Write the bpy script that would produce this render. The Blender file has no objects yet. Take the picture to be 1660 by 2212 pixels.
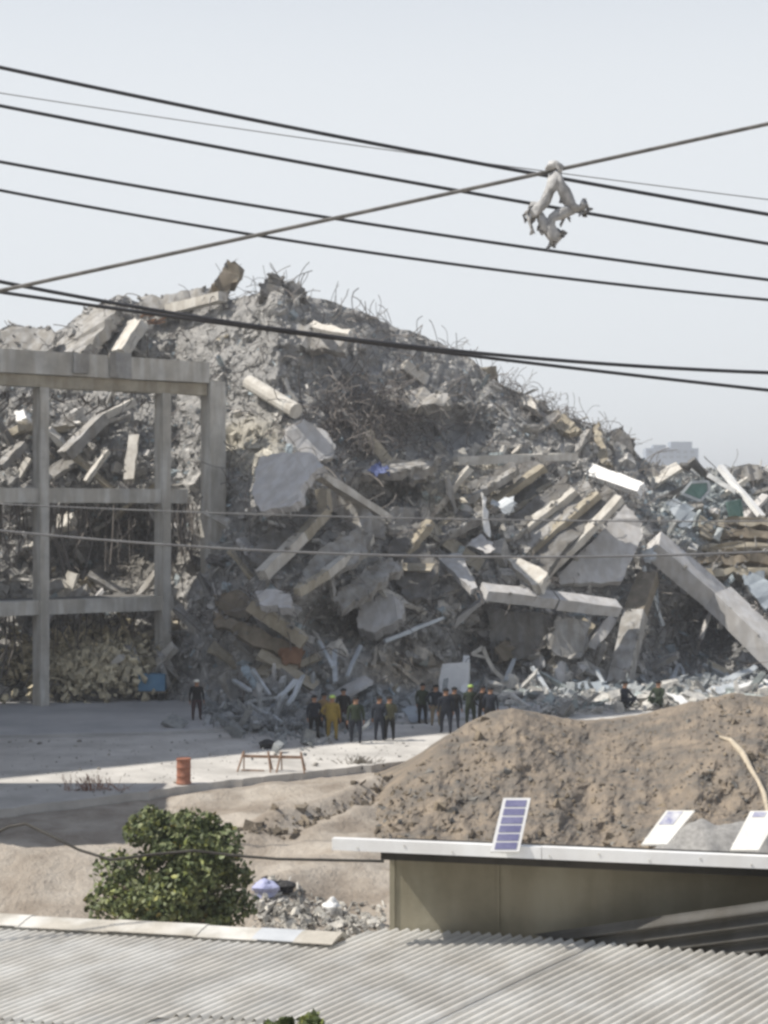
import bpy, bmesh, math, random
import numpy as np
from mathutils import Vector, Matrix, Quaternion
R = math.radians
random.seed(7); rng = np.random.default_rng(11)
scene = bpy.context.scene
COL = scene.collection

# ------------------------------------------------------------------ camera
F, CX, CY, CAMZ = 3486.1, 830.0, 1106.0, 8.5      # photo measured on a 1660 x 2212 frame
cam_d = bpy.data.cameras.new('camera'); cam = bpy.data.objects.new('camera', cam_d); COL.objects.link(cam)
cam.location = (0, 0, CAMZ); cam.rotation_euler = (R(90), 0, 0)
cam_d.sensor_fit = 'HORIZONTAL'; cam_d.sensor_width = 36.0; cam_d.lens = 75.6
cam_d.clip_start = 0.5; cam_d.clip_end = 8000
scene.camera = cam
# ------------------------------------------------------------------ sky and sun
SUN_EL = R(52)
sh = Vector((-0.993, -0.10)).normalized()
SUN = Vector((sh.x*math.cos(SUN_EL), sh.y*math.cos(SUN_EL), math.sin(SUN_EL)))
world = bpy.data.worlds.new('World'); scene.world = world; world.use_nodes = True
wn = world.node_tree; wn.nodes.clear()
wo = wn.nodes.new('ShaderNodeOutputWorld'); wb = wn.nodes.new('ShaderNodeBackground')
ws = wn.nodes.new('ShaderNodeTexSky'); ws.sky_type = 'NISHITA'; ws.sun_disc = False
ws.sun_elevation = SUN_EL; ws.sun_rotation = math.atan2(sh.x, sh.y)
ws.air_density = 1.0; ws.dust_density = 1.0; ws.ozone_density = 1.5; ws.altitude = 0
wh = wn.nodes.new('ShaderNodeHueSaturation'); wh.inputs['Saturation'].default_value = 0.55
wh.inputs['Saturation'].default_value = 0.7
wn.links.new(ws.outputs[0], wh.inputs['Color'])
# pale haze lying low in the sky
wt = wn.nodes.new('ShaderNodeTexCoord'); wx = wn.nodes.new('ShaderNodeSeparateXYZ'); wr = wn.nodes.new('ShaderNodeMapRange')
wr.interpolation_type = 'SMOOTHSTEP'; wr.inputs['From Min'].default_value = .22; wr.inputs['From Max'].default_value = .55
wr.inputs['To Min'].default_value = .93; wr.inputs['To Max'].default_value = .05
wm = wn.nodes.new('ShaderNodeMix'); wm.data_type = 'RGBA'
wn.links.new(wt.outputs['Generated'], wx.inputs[0]); wn.links.new(wx.outputs['Z'], wr.inputs['Value']); wn.links.new(wr.outputs[0], wm.inputs['Factor'])
wn.links.new(wh.outputs[0], wm.inputs['A']); wm.inputs['B'].default_value = (6.45, 6.7, 6.95, 1)
wn.links.new(wm.outputs['Result'], wb.inputs[0])
wb.inputs[1].default_value = 0.088
wn.links.new(wb.outputs[0], wo.inputs[0])
sl = bpy.data.lights.new('sun', 'SUN'); sl.energy = 3.6; sl.angle = R(0.5); sl.color = (1.0, 0.94, 0.85)
so = bpy.data.objects.new('sun', sl); COL.objects.link(so)
so.rotation_euler = SUN.to_track_quat('Z', 'Y').to_euler(); so.location = (-60, 20, 60)
scene.view_settings.view_transform = 'Standard'; scene.view_settings.look = 'None'
scene.view_settings.exposure = 0.6; scene.view_settings.gamma = 1.0; scene.view_settings.use_curve_mapping = False
scene.render.engine = 'CYCLES'
scene.cycles.use_denoising = True
scene.cycles.pixel_filter_type = 'BLACKMAN_HARRIS'; scene.cycles.filter_width = 2.9
scene.cycles.max_bounces = 6; scene.cycles.diffuse_bounces = 3; scene.cycles.caustics_reflective = False; scene.cycles.caustics_refractive = False

# ------------------------------------------------------------------ helpers
def W(px, py, D): return Vector(((px-CX)/F*D, D, CAMZ-(py-CY)/F*D))
def G(px, py, z=0.0):
    D = (CAMZ-z)*F/(py-CY); return Vector(((px-CX)/F*D, D, z))
def GD(py, z=0.0): return (CAMZ-z)*F/(py-CY)
def hash2(ix, iy, seed):
    h = (ix.astype(np.int64)*374761393 + iy.astype(np.int64)*668265263 + seed*974634777) & 0x7fffffff
    h = ((h ^ (h >> 13))*1274126177) & 0x7fffffff
    h = h ^ (h >> 16)
    return (h & 0xffff)/65535.0
def vnoise(x, y, seed=0):
    x = np.asarray(x, float); y = np.asarray(y, float)
    ix = np.floor(x); iy = np.floor(y); fx = x-ix; fy = y-iy
    fx = fx*fx*(3-2*fx); fy = fy*fy*(3-2*fy)
    ix = ix.astype(np.int64); iy = iy.astype(np.int64)
    a = hash2(ix, iy, seed); b = hash2(ix+1, iy, seed); c = hash2(ix, iy+1, seed); d = hash2(ix+1, iy+1, seed)
    return (a*(1-fx)+b*fx)*(1-fy) + (c*(1-fx)+d*fx)*fy - 0.5
def fbm(x, y, seed=0, octv=4, gain=0.5):
    s = 0; amp = 1.0
    x = np.asarray(x, float); y = np.asarray(y, float)
    for o in range(octv):
        s = s + amp*vnoise(x*2**o + 13.7*o, y*2**o - 7.1*o, seed+o); amp *= gain
    return s

def tag(o, label=None, cat=None, group=None, kind=None):
    if label: o['label'] = label
    if cat: o['category'] = cat
    if group: o['group'] = group
    if kind or cat: o['kind'] = kind or 'thing'
    return o
def link(name, me, parent=None, mat=None):
    o = bpy.data.objects.new(name, me); COL.objects.link(o)
    if parent is not None: o.parent = parent
    if mat is not None and me is not None:
        me.materials.clear(); me.materials.append(mat)
    return o
def empty(name, loc=(0, 0, 0), rz=0.0):
    o = bpy.data.objects.new(name, None); COL.objects.link(o); o.location = loc; o.rotation_euler = (0, 0, rz)
    o.empty_display_size = 0.3
    return o
def mesh(name, verts, faces, smooth=False):
    me = bpy.data.meshes.new(name); me.from_pydata([tuple(v) for v in verts], [], faces); me.update()
    if smooth:
        me.polygons.foreach_set('use_smooth', np.ones(len(me.polygons), bool))
    return me
class MB:
    "collects shapes into one mesh"
    def __init__(s): s.v = []; s.f = []
    def box(s, c, size, rot=None):
        c = Vector(c); n = len(s.v)
        for dz in (-.5, .5):
            for dy in (-.5, .5):
                for dx in (-.5, .5):
                    p = Vector((dx*size[0], dy*size[1], dz*size[2]))
                    if rot is not None: p = rot @ p
                    s.v.append(c+p)
        s.f += [[n+i for i in q] for q in ((0, 2, 3, 1), (4, 5, 7, 6), (0, 1, 5, 4), (2, 6, 7, 3), (0, 4, 6, 2), (1, 3, 7, 5))]
        return s
    def bar(s, p1, p2, w, h, up=Vector((0, 0, 1)), jit=0.0, segs=1, taper=1.0):
        p1 = Vector(p1); p2 = Vector(p2); d = (p2-p1).normalized(); up = Vector(up)
        side = d.cross(up)
        if side.length < 1e-4: side = d.cross(Vector((0, 1, 0)))
        side.normalize(); u = side.cross(d).normalized(); n = len(s.v)
        for k in range(segs+1):
            t = k/segs; c = p1.lerp(p2, t); q = 1+(taper-1)*t
            for a, b in ((-.5, -.5), (.5, -.5), (.5, .5), (-.5, .5)):
                j = Vector((random.uniform(-jit, jit) for _ in range(3))) if jit else Vector((0, 0, 0))
                s.v.append(c + side*(a*w*q) + u*(b*h*q) + j)
        for k in range(segs):
            a = n+4*k
            for i in range(4): s.f.append([a+i, a+(i+1) % 4, a+4+(i+1) % 4, a+4+i])
        s.f.append([n+3, n+2, n+1, n]); e = n+4*segs; s.f.append([e, e+1, e+2, e+3])
        return s
    def tube(s, pts, r, sides=6, radii=None):
        pts = [Vector(p) for p in pts]; n = len(s.v); m = len(pts)
        prev = None
        for i, p in enumerate(pts):
            d = (pts[min(i+1, m-1)]-pts[max(i-1, 0)]).normalized()
            a = prev if prev is not None else (Vector((0, 0, 1)) if abs(d.z) < .9 else Vector((1, 0, 0)))
            a = (a - d*a.dot(d))
            if a.length < 1e-5: a = Vector((1, 0, 0)) - d*d.x
            a.normalize(); prev = a; b = d.cross(a)
            rr = radii[i] if radii else r
            for k in range(sides):
                t = 2*math.pi*k/sides; s.v.append(p + a*(rr*math.cos(t)) + b*(rr*math.sin(t)))
        for i in range(m-1):
            for k in range(sides):
                q = n+i*sides; s.f.append([q+k, q+(k+1) % sides, q+sides+(k+1) % sides, q+sides+k])
        s.f.append([n+k for k in reversed(range(sides))]); e = n+(m-1)*sides; s.f.append([e+k for k in range(sides)])
        return s
    def build(s, name, mat, parent=None, smooth=False):
        return link(name, mesh(name, s.v, s.f, smooth), parent, mat)

# ------------------------------------------------------------------ materials
def lin(c): return tuple(c)+(1.0,)
def make_mat(name, c1, c2=None, c3=None, scale=1.5, rough=0.9, bump=0.3, bscale=12.0, attr=None, stain=0.0, spec=0.25, metal=0.0, bdist=0.05):
    m = bpy.data.materials.new(name); m.use_nodes = True; nt = m.node_tree; N = nt.nodes; L = nt.links
    b = N['Principled BSDF']; b.inputs['Roughness'].default_value = rough; b.inputs['Metallic'].default_value = metal
    b.inputs['Specular IOR Level'].default_value = spec
    geo = N.new('ShaderNodeNewGeometry')
    n1 = N.new('ShaderNodeTexNoise'); n1.inputs['Scale'].default_value = scale; n1.inputs['Detail'].default_value = 6; n1.inputs['Roughness'].default_value = .65
    L.new(geo.outputs['Position'], n1.inputs['Vector'])
    cr = N.new('ShaderNodeValToRGB'); e = cr.color_ramp.elements
    e[0].position = .36; e[1].position = .64; e[0].color = lin(c1); e[1].color = lin(c2 or c1)
    if c3: q = e.new(.5); q.color = lin(c3)
    L.new(n1.outputs['Fac'], cr.inputs['Fac'])
    out = cr.outputs['Color']
    if attr:
        at = N.new('ShaderNodeAttribute'); at.attribute_name = attr
        mx = N.new('ShaderNodeMix'); mx.data_type = 'RGBA'; mx.blend_type = 'MULTIPLY'; mx.inputs['Factor'].default_value = 1.0
        L.new(out, mx.inputs['A']); L.new(at.outputs['Color'], mx.inputs['B']); out = mx.outputs['Result']
    if stain > 0:
        mp = N.new('ShaderNodeMapping'); mp.inputs['Scale'].default_value = (2.2, 2.2, .35); L.new(geo.outputs['Position'], mp.inputs['Vector'])
        n3 = N.new('ShaderNodeTexNoise'); n3.inputs['Scale'].default_value = 1.3; n3.inputs['Detail'].default_value = 5; L.new(mp.outputs['Vector'], n3.inputs['Vector'])
        r3 = N.new('ShaderNodeValToRGB'); r3.color_ramp.elements[0].position = .42; r3.color_ramp.elements[1].position = .62
        r3.color_ramp.elements[0].color = (1-stain, 1-stain*1.12, 1-stain*1.3, 1); r3.color_ramp.elements[1].color = (1, 1, 1, 1)
        L.new(n3.outputs['Fac'], r3.inputs['Fac'])
        mx = N.new('ShaderNodeMix'); mx.data_type = 'RGBA'; mx.blend_type = 'MULTIPLY'; mx.inputs['Factor'].default_value = 1.0
        L.new(out, mx.inputs['A']); L.new(r3.outputs['Color'], mx.inputs['B']); out = mx.outputs['Result']
    L.new(out, b.inputs['Base Color'])
    if bump > 0:
        n2 = N.new('ShaderNodeTexNoise'); n2.inputs['Scale'].default_value = bscale; n2.inputs['Detail'].default_value = 5; n2.inputs['Roughness'].default_value = .7
        L.new(geo.outputs['Position'], n2.inputs['Vector'])
        bp = N.new('ShaderNodeBump'); bp.inputs['Strength'].default_value = bump; bp.inputs['Distance'].default_value = bdist
        L.new(n2.outputs['Fac'], bp.inputs['Height']); L.new(bp.outputs['Normal'], b.inputs['Normal'])
    return m
M = {}
M['concrete'] = make_mat('concrete', (.30, .297, .29), (.45, .442, .425), bump=.5, stain=.25, bdist=.06)
M['pale'] = make_mat('pale_concrete', (.50, .48, .44), (.66, .64, .59), bump=.4, stain=.15)
M['plaster'] = make_mat('lilac_grey_concrete', (.46, .46, .462), (.58, .57, .56), scale=.8, bump=.3, stain=.15)
M['warm'] = make_mat('warm_concrete', (.33, .30, .24), (.45, .41, .33), bump=.4, stain=.2)
M['brown'] = make_mat('brown_concrete', (.17, .15, .115), (.25, .215, .17), bump=.4, stain=.2)
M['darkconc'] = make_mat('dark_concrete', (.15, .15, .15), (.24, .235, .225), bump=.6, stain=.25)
M['frame'] = make_mat('frame_concrete', (.45, .44, .41), (.62, .605, .56), scale=.9, bump=.35, stain=.22)
M['rubble'] = make_mat('rubble', (.6, .6, .6), (1.1, 1.08, 1.04), scale=3, bump=.8, bscale=9, attr='tint', bdist=.1)
M['heap'] = make_mat('heap_dust', (.28, .278, .272), (.46, .45, .43), scale=1.2, bump=1.0, bscale=5, bdist=.25, attr='tint')
M['steel'] = make_mat('pale_steel', (.40, .43, .45), (.55, .58, .60), rough=.55, bump=.1, metal=.2)
M['blue_sheet'] = make_mat('blue_grey_sheet', (.22, .25, .285), (.33, .37, .40), rough=.5, bump=.25)
M['rebar'] = make_mat('rebar', (.11, .10, .095), (.21, .19, .175), rough=.8, bump=0)
M['rust'] = make_mat('rust', (.17, .095, .06), (.27, .16, .10), rough=.9, bump=.3)
M['green_glass'] = make_mat('green_glass_frame', (.10, .20, .18), (.17, .28, .25), rough=.3, bump=.1)
M['white'] = make_mat('white_paint', (.70, .70, .69), (.80, .80, .78), rough=.5, bump=.1)
M['tarp'] = make_mat('blue_tarp', (.07, .09, .20), (.12, .15, .30), rough=.6, bump=.4)
M['dirt'] = make_mat('dirt', (.25, .212, .172), (.44, .397, .342), (.34, .298, .25), scale=.55, bump=.9, bscale=3.5, bdist=.15)
M['mound'] = make_mat('mound_dirt', (.15, .137, .12), (.29, .238, .182), (.21, .178, .143), scale=.8, bump=.8, bscale=10, bdist=.06)
M['road'] = make_mat('road_concrete', (.40, .385, .36), (.58, .56, .525), scale=.55, bump=.25, bscale=6)
M['pave'] = make_mat('dusty_pavement', (.36, .36, .36), (.48, .475, .465), scale=.35, bump=.4, bscale=5)
M['cable'] = make_mat('black_cable', (.035, .036, .042), (.06, .062, .068), rough=.6, bump=0)
M['greycable'] = make_mat('grey_cable', (.16, .16, .165), (.24, .24, .24), rough=.6, bump=0)
M['lowcable'] = make_mat('weathered_cable', (.045, .043, .038), (.09, .085, .075), bump=0)
M['strand'] = make_mat('stranded_stay', (.11, .108, .102), (.22, .212, .20), scale=6, rough=.6, bump=.6, bscale=60, bdist=.01)
M['cloth'] = make_mat('dusty_cloth', (.28, .28, .28), (.52, .52, .515), scale=14, rough=.9, bump=.6, bscale=30, bdist=.02)
M['galv'] = make_mat('corrugated_sheet', (.52, .51, .48), (.66, .65, .615), scale=1.6, rough=.6, bump=.12, bscale=4, stain=.13, spec=.3)
M['leanto'] = make_mat('shade_painted_sheet', (.075, .073, .068), (.115, .112, .104), scale=1.6, rough=.7, bump=.15, stain=.25)  # shed's shade put into this dark sheet colour; streaks are dirt
M['cap'] = make_mat('ridge_cap_paint', (.50, .49, .455), (.64, .625, .585), scale=3.5, rough=.7, bump=.3, stain=.25)
M['capblue'] = make_mat('ridge_cap_zinc', (.40, .42, .44), (.50, .52, .54), scale=1.5, rough=.45, bump=.2)
M['wallpaint'] = make_mat('olive_wall', (.21, .195, .145), (.29, .268, .205), scale=1.4, rough=.8, bump=.15, bscale=5, stain=.18)
M['fascia'] = make_mat('white_fascia', (.72, .725, .73), (.84, .85, .85), rough=.4, bump=.03, stain=.10)
M['soffit'] = make_mat('dark_soffit', (.03, .03, .027), (.06, .055, .05), rough=.9, bump=0)  # eave shadow put into the near-black soffit colour
M['cell'] = make_mat('solar_cell', (.13, .13, .24), (.21, .21, .33), scale=6, rough=.25, bump=0, spec=.6)
M['panelframe'] = make_mat('panel_frame', (.62, .62, .62), (.74, .74, .73), rough=.4, bump=0)
M['panelback'] = make_mat('white_board', (.66, .65, .61), (.78, .77, .73), scale=7, rough=.5, bump=.05)  # sky reflected in the two tilted panels put into white
M['bluepatch'] = make_mat('painted_reflection', (.25, .26, .40), (.62, .62, .64), scale=11, rough=.5, bump=0)  # bluish sky reflection put into a patch colour
M['orange'] = make_mat('orange_plastic', (.30, .125, .08), (.38, .18, .12), scale=6, rough=.6, bump=.1)
M['wood'] = make_mat('weathered_barrier', (.18, .13, .10), (.34, .22, .15), scale=4, rough=.8, bump=.2)
M['black'] = make_mat('black_plastic', (.015, .015, .016), (.04, .04, .042), rough=.6, bump=.2)
M['lavender'] = make_mat('lavender_plastic', (.34, .36, .55), (.46, .48, .66), rough=.5, bump=.4)
M['leaf'] = make_mat('leaf', (.06, .082, .034), (.22, .235, .11), (.115, .14, .06), scale=4, rough=.55, bump=0, spec=.35, attr='tint')
M['bark'] = make_mat('bark', (.10, .075, .05), (.18, .14, .10), scale=8, bump=.7)
M['twig'] = make_mat('dry_twig', (.20, .10, .07), (.34, .20, .14), bump=0)
M['bluetruck'] = make_mat('blue_metal', (.09, .20, .33), (.15, .29, .42), rough=.5, bump=.1)
M['rubber'] = make_mat('rubber', (.02, .02, .02), (.035, .035, .035), bump=0)
M['fargrey'] = make_mat('far_wall', (.30, .35, .42), (.38, .43, .50), scale=.1, bump=0)  # distance haze put into the bluish wall colour
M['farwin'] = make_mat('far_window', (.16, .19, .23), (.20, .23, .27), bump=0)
M['house'] = make_mat('house_wall', (.5, .48, .43), (.6, .58, .52), bump=.1)
M['skin'] = make_mat('skin', (.30, .17, .11), (.36, .21, .14), bump=0)
M['hair'] = make_mat('hair', (.012, .01, .009), (.02, .017, .015), bump=0)
def flat(n, c, r=.85): M[n] = make_mat(n, tuple(x*.8 for x in c), tuple(x*1.2 for x in c), scale=9, rough=r, bump=.15)
flat('navy_cloth', (.018, .022, .032)); flat('black_cloth', (.014, .014, .015)); flat('green_cloth', (.030, .042, .026)); flat('olive_cloth', (.075, .075, .045))
flat('yellow_cloth', (.24, .175, .04)); flat('tan_cloth', (.22, .15, .07)); flat('maroon_cloth', (.045, .02, .024)); flat('khaki_cloth', (.22, .18, .12))
flat('lime_plastic', (.32, .45, .11), .4); flat('white_plastic', (.72, .70, .62), .4); flat('boot', (.015, .013, .012))
flat('pale_hose', (.46, .40, .31)); flat('gravel_grey', (.27, .265, .255))

# ------------------------------------------------------------------ ground, road, pavement
def axis(dense0, dense1, step, far):
    a = list(np.arange(dense0, dense1+1e-6, step)); s = step; x = dense1
    hi = []
    while x < far: s *= 1.35; x += s; hi.append(x)
    s = step; x = dense0; lo = []
    while x > -far: s *= 1.35; x -= s; lo.append(x)
    return np.array(lo[::-1]+a+hi)
NEAR = [(-900, 1890), (-400, 1815), (0, 1763), (300, 1727), (500, 1699), (700, 1677), (850, 1660), (960, 1645), (1200, 1612), (1700, 1560), (2300, 1520)]
KERB = [(-900, 1622), (-400, 1615), (0, 1607), (300, 1601), (500, 1592), (750, 1582), (1000, 1568), (1300, 1540), (1700, 1512), (2300, 1480)]
nearw = [G(x, y) for x, y in NEAR]; kerbw = [G(x, y) for x, y in KERB]
xs = axis(-26, 26, .3, 1200); ys = axis(24, 60, .3, 1200)
X, Y = np.meshgrid(xs, ys)
nearY = np.interp(X, [p.x for p in nearw], [p.y for p in nearw])
bank = np.clip((nearY-Y)/1.2, 0, 1)*np.clip((Y-20)/8, 0, 1)*np.clip((60-np.abs(X))/20, 0, 1)
Z = bank*(fbm(X*.35, Y*.35, 3, 5)*.55 + fbm(X*1.9, Y*1.9, 9, 3)*.13)
def rut(px0, py0, px1, py1, amp, wid):
    a, b = G(px0, py0), G(px1, py1); d = (b-a).to_2d(); L = d.length; d.normalize()
    u = (X-a.x)*d.x+(Y-a.y)*d.y; v = (X-a.x)*-d.y+(Y-a.y)*d.x + fbm(u*.8, u*0, 5, 2)*.4
    return amp*np.exp(-(v/wid)**2)*np.clip(u/1.5, 0, 1)*np.clip((L-u)/1.5, 0, 1)
Z = Z + rut(890, 1690, 540, 1800, .34, .5) + rut(900, 1720, 640, 1822, .28, .35) + rut(880, 1705, 560, 1815, -.25, .35) + rut(470, 1800, 830, 1862, .2, .6)
Z = Z + bank*.9*np.exp(-(((X+9.5)/6)**2+((Y-35.5)/2.6)**2)) + bank*.45*np.exp(-(((X+1.5)/2.2)**2+((Y-37.6)/1.6)**2))
Z = Z*np.where(Y > 39.5, np.clip((1.2-X)/1.6, 0, 1), 1.0) - .05
ny, nx = X.shape
v = np.stack([X, Y, Z], -1).reshape(-1, 3)
idx = np.arange(nx*ny).reshape(ny, nx)
f = np.stack([idx[:-1, :-1], idx[:-1, 1:], idx[1:, 1:], idx[1:, :-1]], -1).reshape(-1, 4)
def np_mesh(name, v, f, smooth=False, tint=None):
    me = bpy.data.meshes.new(name)
    me.vertices.add(len(v)); me.vertices.foreach_set('co', np.asarray(v, np.float32).ravel())
    k = f.shape[1]
    me.loops.add(f.size); me.loops.foreach_set('vertex_index', np.asarray(f, np.int32).ravel())
    me.polygons.add(len(f)); me.polygons.foreach_set('loop_start', np.arange(0, f.size, k, dtype=np.int32))
    me.update(calc_edges=True); me.validate()
    me.polygons.foreach_set('use_smooth', np.full(len(me.polygons), smooth))
    if tint is not None:
        a = me.color_attributes.new('tint', 'FLOAT_COLOR', 'POINT')
        a.data.foreach_set('color', np.concatenate([tint, np.ones((len(tint), 1))], 1).astype(np.float32).ravel())
    return me
GROUND = (xs, ys, Z)
def gz(x, y):
    i = np.clip(np.searchsorted(xs, x)-1, 0, nx-2); j = np.clip(np.searchsorted(ys, y)-1, 0, ny-2)
    a = (x-xs[i])/(xs[i+1]-xs[i]); b = (y-ys[j])/(ys[j+1]-ys[j])
    return Z[j, i]*(1-a)*(1-b)+Z[j, i+1]*a*(1-b)+Z[j+1, i]*(1-a)*b+Z[j+1, i+1]*a*b
tag(link('ground', np_mesh('ground', v, f, True), None, M['dirt']), 'dry tan dirt ground', kind='structure')
def slab_poly(name, poly, z0, z1, mat):
    n = len(poly); vs = [(p.x, p.y, z1) for p in poly]+[(p.x, p.y, z0) for p in poly]
    fs = [list(range(n))]+[[i, i+n, (i+1) % n+n, (i+1) % n] for i in range(n)]
    me = mesh(name, vs, fs); bm = bmesh.new(); bm.from_mesh(me); bmesh.ops.recalc_face_normals(bm, faces=bm.faces); bm.to_mesh(me); bm.free()
    return link(name, me, None, mat)
def jag(line, amp, n=12):
    out = []
    for a, b in zip(line, line[1:]):
        for k in range(n):
            p = a.lerp(b, k/n); out.append(p+Vector((random.uniform(-amp, amp), random.uniform(-amp, amp), 0)))
    return out+[line[-1]]
tag(slab_poly('road', jag(nearw, .10)+list(reversed(kerbw)), -.3, .2, M['road']), 'pale dusty concrete road', kind='structure')
tag(slab_poly('pavement', jag(kerbw, .05)+[Vector((60, 150, 0)), Vector((-70, 150, 0))], -.3, .32, M['pave']), 'grey dusty pavement', kind='structure')

# ------------------------------------------------------------------ the collapse heap
RIDGE = [(-300, 735), (-60, 712), (0, 712), (30, 700), (60, 712), (120, 716), (160, 690), (205, 662), (255, 640), (300, 655), (440, 650), (520, 640), (560, 628), (585, 598), (612, 604), (640, 616), (665, 642), (720, 655), (800, 682), (880, 714), (950, 742), (1000, 768), (1050, 802), (1100, 838), (1150, 870), (1220, 893), (1290, 925), (1350, 950), (1385, 988), (1420, 1002), (1480, 1004), (1560, 1012), (1640, 1006), (1740, 1012), (2000, 1040)]
TOE = [(-300, 1530), (0, 1517), (200, 1512), (380, 1512), (450, 1530), (520, 1545), (600, 1560), (700, 1545), (800, 1530), (900, 1513), (1000, 1500), (1100, 1498), (1200, 1490), (1400, 1480), (1550, 1466), (1740, 1450), (2000, 1440)]
GT, GV = [0, .06, .14, .36, .46, .70, .86, 1.0], [0, 1.6, 2.6, 4.6, 7.0, 11.0, 14.0, 17.5]
BUMPS = [(750, 1345, 95, 60, 3.5), (820, 1070, 80, 32, 2.5), (1065, 1400, 85, 80, 2.6), (1500, 1370, 110, 95, 4.5), (1350, 1420, 35, 70, 1.6), (950, 930, 120, 48, 2.0),
         (890, 1420, 60, 50, 1.2), (600, 1050, 100, 90, -2.4), (1200, 1150, 140, 90, -2.0), (1010, 1060, 90, 60, -1.5), (240, 1190, 190, 95, 4.0), (560, 1420, 90, 45, 1.0),
         (210, 1440, 130, 60, -1.5), (640, 640, 60, 40, -1.0), (880, 860, 100, 26, -1.3), (600, 1180, 45, 60, 1.2), (560, 885, 50, 30, .9)]
def heapD(px, py):
    px = np.asarray(px, float); py = np.asarray(py, float)
    ys_ = np.interp(px, *zip(*RIDGE)); yt = np.interp(px, *zip(*TOE))
    t = np.clip((yt-py)/(yt-ys_), 0, 1)
    Dt = (CAMZ-.3)*F/(yt-CY)
    k = np.interp(px, [0, 600, 1300, 1660], [.9, 1.0, .85, .75])
    D = Dt + np.interp(t, GT, GV)*k
    for bx, by, rx, ry, a in BUMPS:
        D = D + a*np.exp(-(((px-bx)/rx)**2+((py-by)/ry)**2)**1.5)*np.clip((1-t)*12, 0, 1)
    return D
def hd(px, py): return float(heapD(px, py))
pxs = np.arange(-300, 2000, 5.0); nt_ = 190
ts = np.linspace(0, 1, nt_)
PX, T = np.meshgrid(pxs, ts)
YS = np.interp(PX, *zip(*RIDGE)); YT = np.interp(PX, *zip(*TOE))
YS = YS + fbm(PX/45, PX*0, 21, 3)*9
PY = YT + (YS-YT)*T
D = heapD(PX, PY)
Wm = PX/55; Hm = PY/55
calm = 1-.65*np.exp(-(((PX-950)/130)**2+((PY-930)/50)**2))
D = D + calm*(fbm(Wm*.9, Hm*.9, 31, 5, .55)*1.2 - np.abs(fbm(Wm*1.7, Hm*1.7, 41, 3))*.7) + .35
vx = (PX-CX)/F*D; vz = CAMZ-(PY-CY)/F*D
rows = [np.stack([vx, D, vz], -1)]
last = rows[0][-1]
for k, (dy, q) in enumerate([(1.5, .97), (4, .85), (9, .6), (16, .25), (22, -.02)]):
    r_ = last.copy(); r_[:, 1] += dy; r_[:, 2] = last[:, 2]*q; r_[:, 0] *= (1+dy*.004)
    rows.append(r_[None])
HV = np.concatenate(rows, 0); hr, hc = HV.shape[:2]
idx = np.arange(hr*hc).reshape(hr, hc)
f = np.stack([idx[:-1, :-1], idx[:-1, 1:], idx[1:, 1:], idx[1:, :-1]], -1).reshape(-1, 4)
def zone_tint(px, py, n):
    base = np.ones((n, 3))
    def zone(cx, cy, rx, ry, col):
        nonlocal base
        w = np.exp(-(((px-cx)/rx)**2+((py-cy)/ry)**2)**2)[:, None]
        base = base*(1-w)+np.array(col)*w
    zone(1010, 1060, 120, 70, (1.32, 1.25, 1.1)); zone(540, 960, 80, 60, (1.25, 1.2, 1.06))  # first tint: sunlight on the beige gravel put into its colour
    zone(210, 1420, 150, 60, (1.25, 1.10, .80)); zone(880, 1450, 90, 45, (1.2, 1.08, .92)); zone(1520, 1100, 110, 80, (.88, 1.0, 1.07))  # first tint: sunlit look of the ground floor rubble put in
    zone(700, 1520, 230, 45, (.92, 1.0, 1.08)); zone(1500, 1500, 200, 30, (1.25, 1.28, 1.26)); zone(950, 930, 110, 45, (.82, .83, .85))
    zone(240, 1190, 190, 95, (.62, .6, .57)); zone(1500, 1370, 110, 90, (.62, .63, .66)); zone(1065, 1400, 80, 70, (.68, .67, .68)); zone(740, 1340, 80, 50, (.66, .66, .66))  # hollows: their shade put into a darker tint
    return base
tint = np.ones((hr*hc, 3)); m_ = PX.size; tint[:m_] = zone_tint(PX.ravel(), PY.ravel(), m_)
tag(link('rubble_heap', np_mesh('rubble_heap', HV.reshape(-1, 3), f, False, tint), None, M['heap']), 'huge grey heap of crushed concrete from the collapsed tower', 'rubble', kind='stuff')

# loose rubble: thousands of broken lumps as one mass
BOX = np.array([[x, y, z] for z in (-.5, .5) for y in (-.5, .5) for x in (-.5, .5)])
BF = np.array([(0, 2, 3, 1), (4, 5, 7, 6), (0, 1, 5, 4), (2, 6, 7, 3), (0, 4, 6, 2), (1, 3, 7, 5)])
def rand_rot(n, flat=0.0):
    q = rng.normal(size=(n, 4)); q[:, 0] += flat*2.5; q /= np.linalg.norm(q, axis=1)[:, None]
    w, x, y, z = q.T
    return np.stack([1-2*(y*y+z*z), 2*(x*y-z*w), 2*(x*z+y*w), 2*(x*y+z*w), 1-2*(x*x+z*z), 2*(y*z-x*w), 2*(x*z-y*w), 2*(y*z+x*w), 1-2*(x*x+y*y)], -1).reshape(n, 3, 3)
def lumps(P, size, tint, flat=.3, stick=.25):
    n = len(P)
    asp = np.stack([rng.uniform(.7, 1.3, n), rng.uniform(.5, 1.0, n), rng.uniform(.22, .75, n)], -1)
    st = rng.random(n) < stick; asp[st] = np.stack([rng.uniform(1.8, 3.4, st.sum()), rng.uniform(.2, .4, st.sum()), rng.uniform(.15, .35, st.sum())], -1)
    loc = BOX[None]*asp[:, None]*size[:, None, None]
    loc = loc*(1+rng.uniform(-.42, .30, (n, 8, 3)))
    vv = np.einsum('nij,nkj->nki', rand_rot(n, flat), loc)+P[:, None]
    ff = BF[None]+(np.arange(n)*8)[:, None, None]
    tt = np.repeat(tint, 8, 0)
    return vv.reshape(-1, 3), ff.reshape(-1, 4), tt
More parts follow.
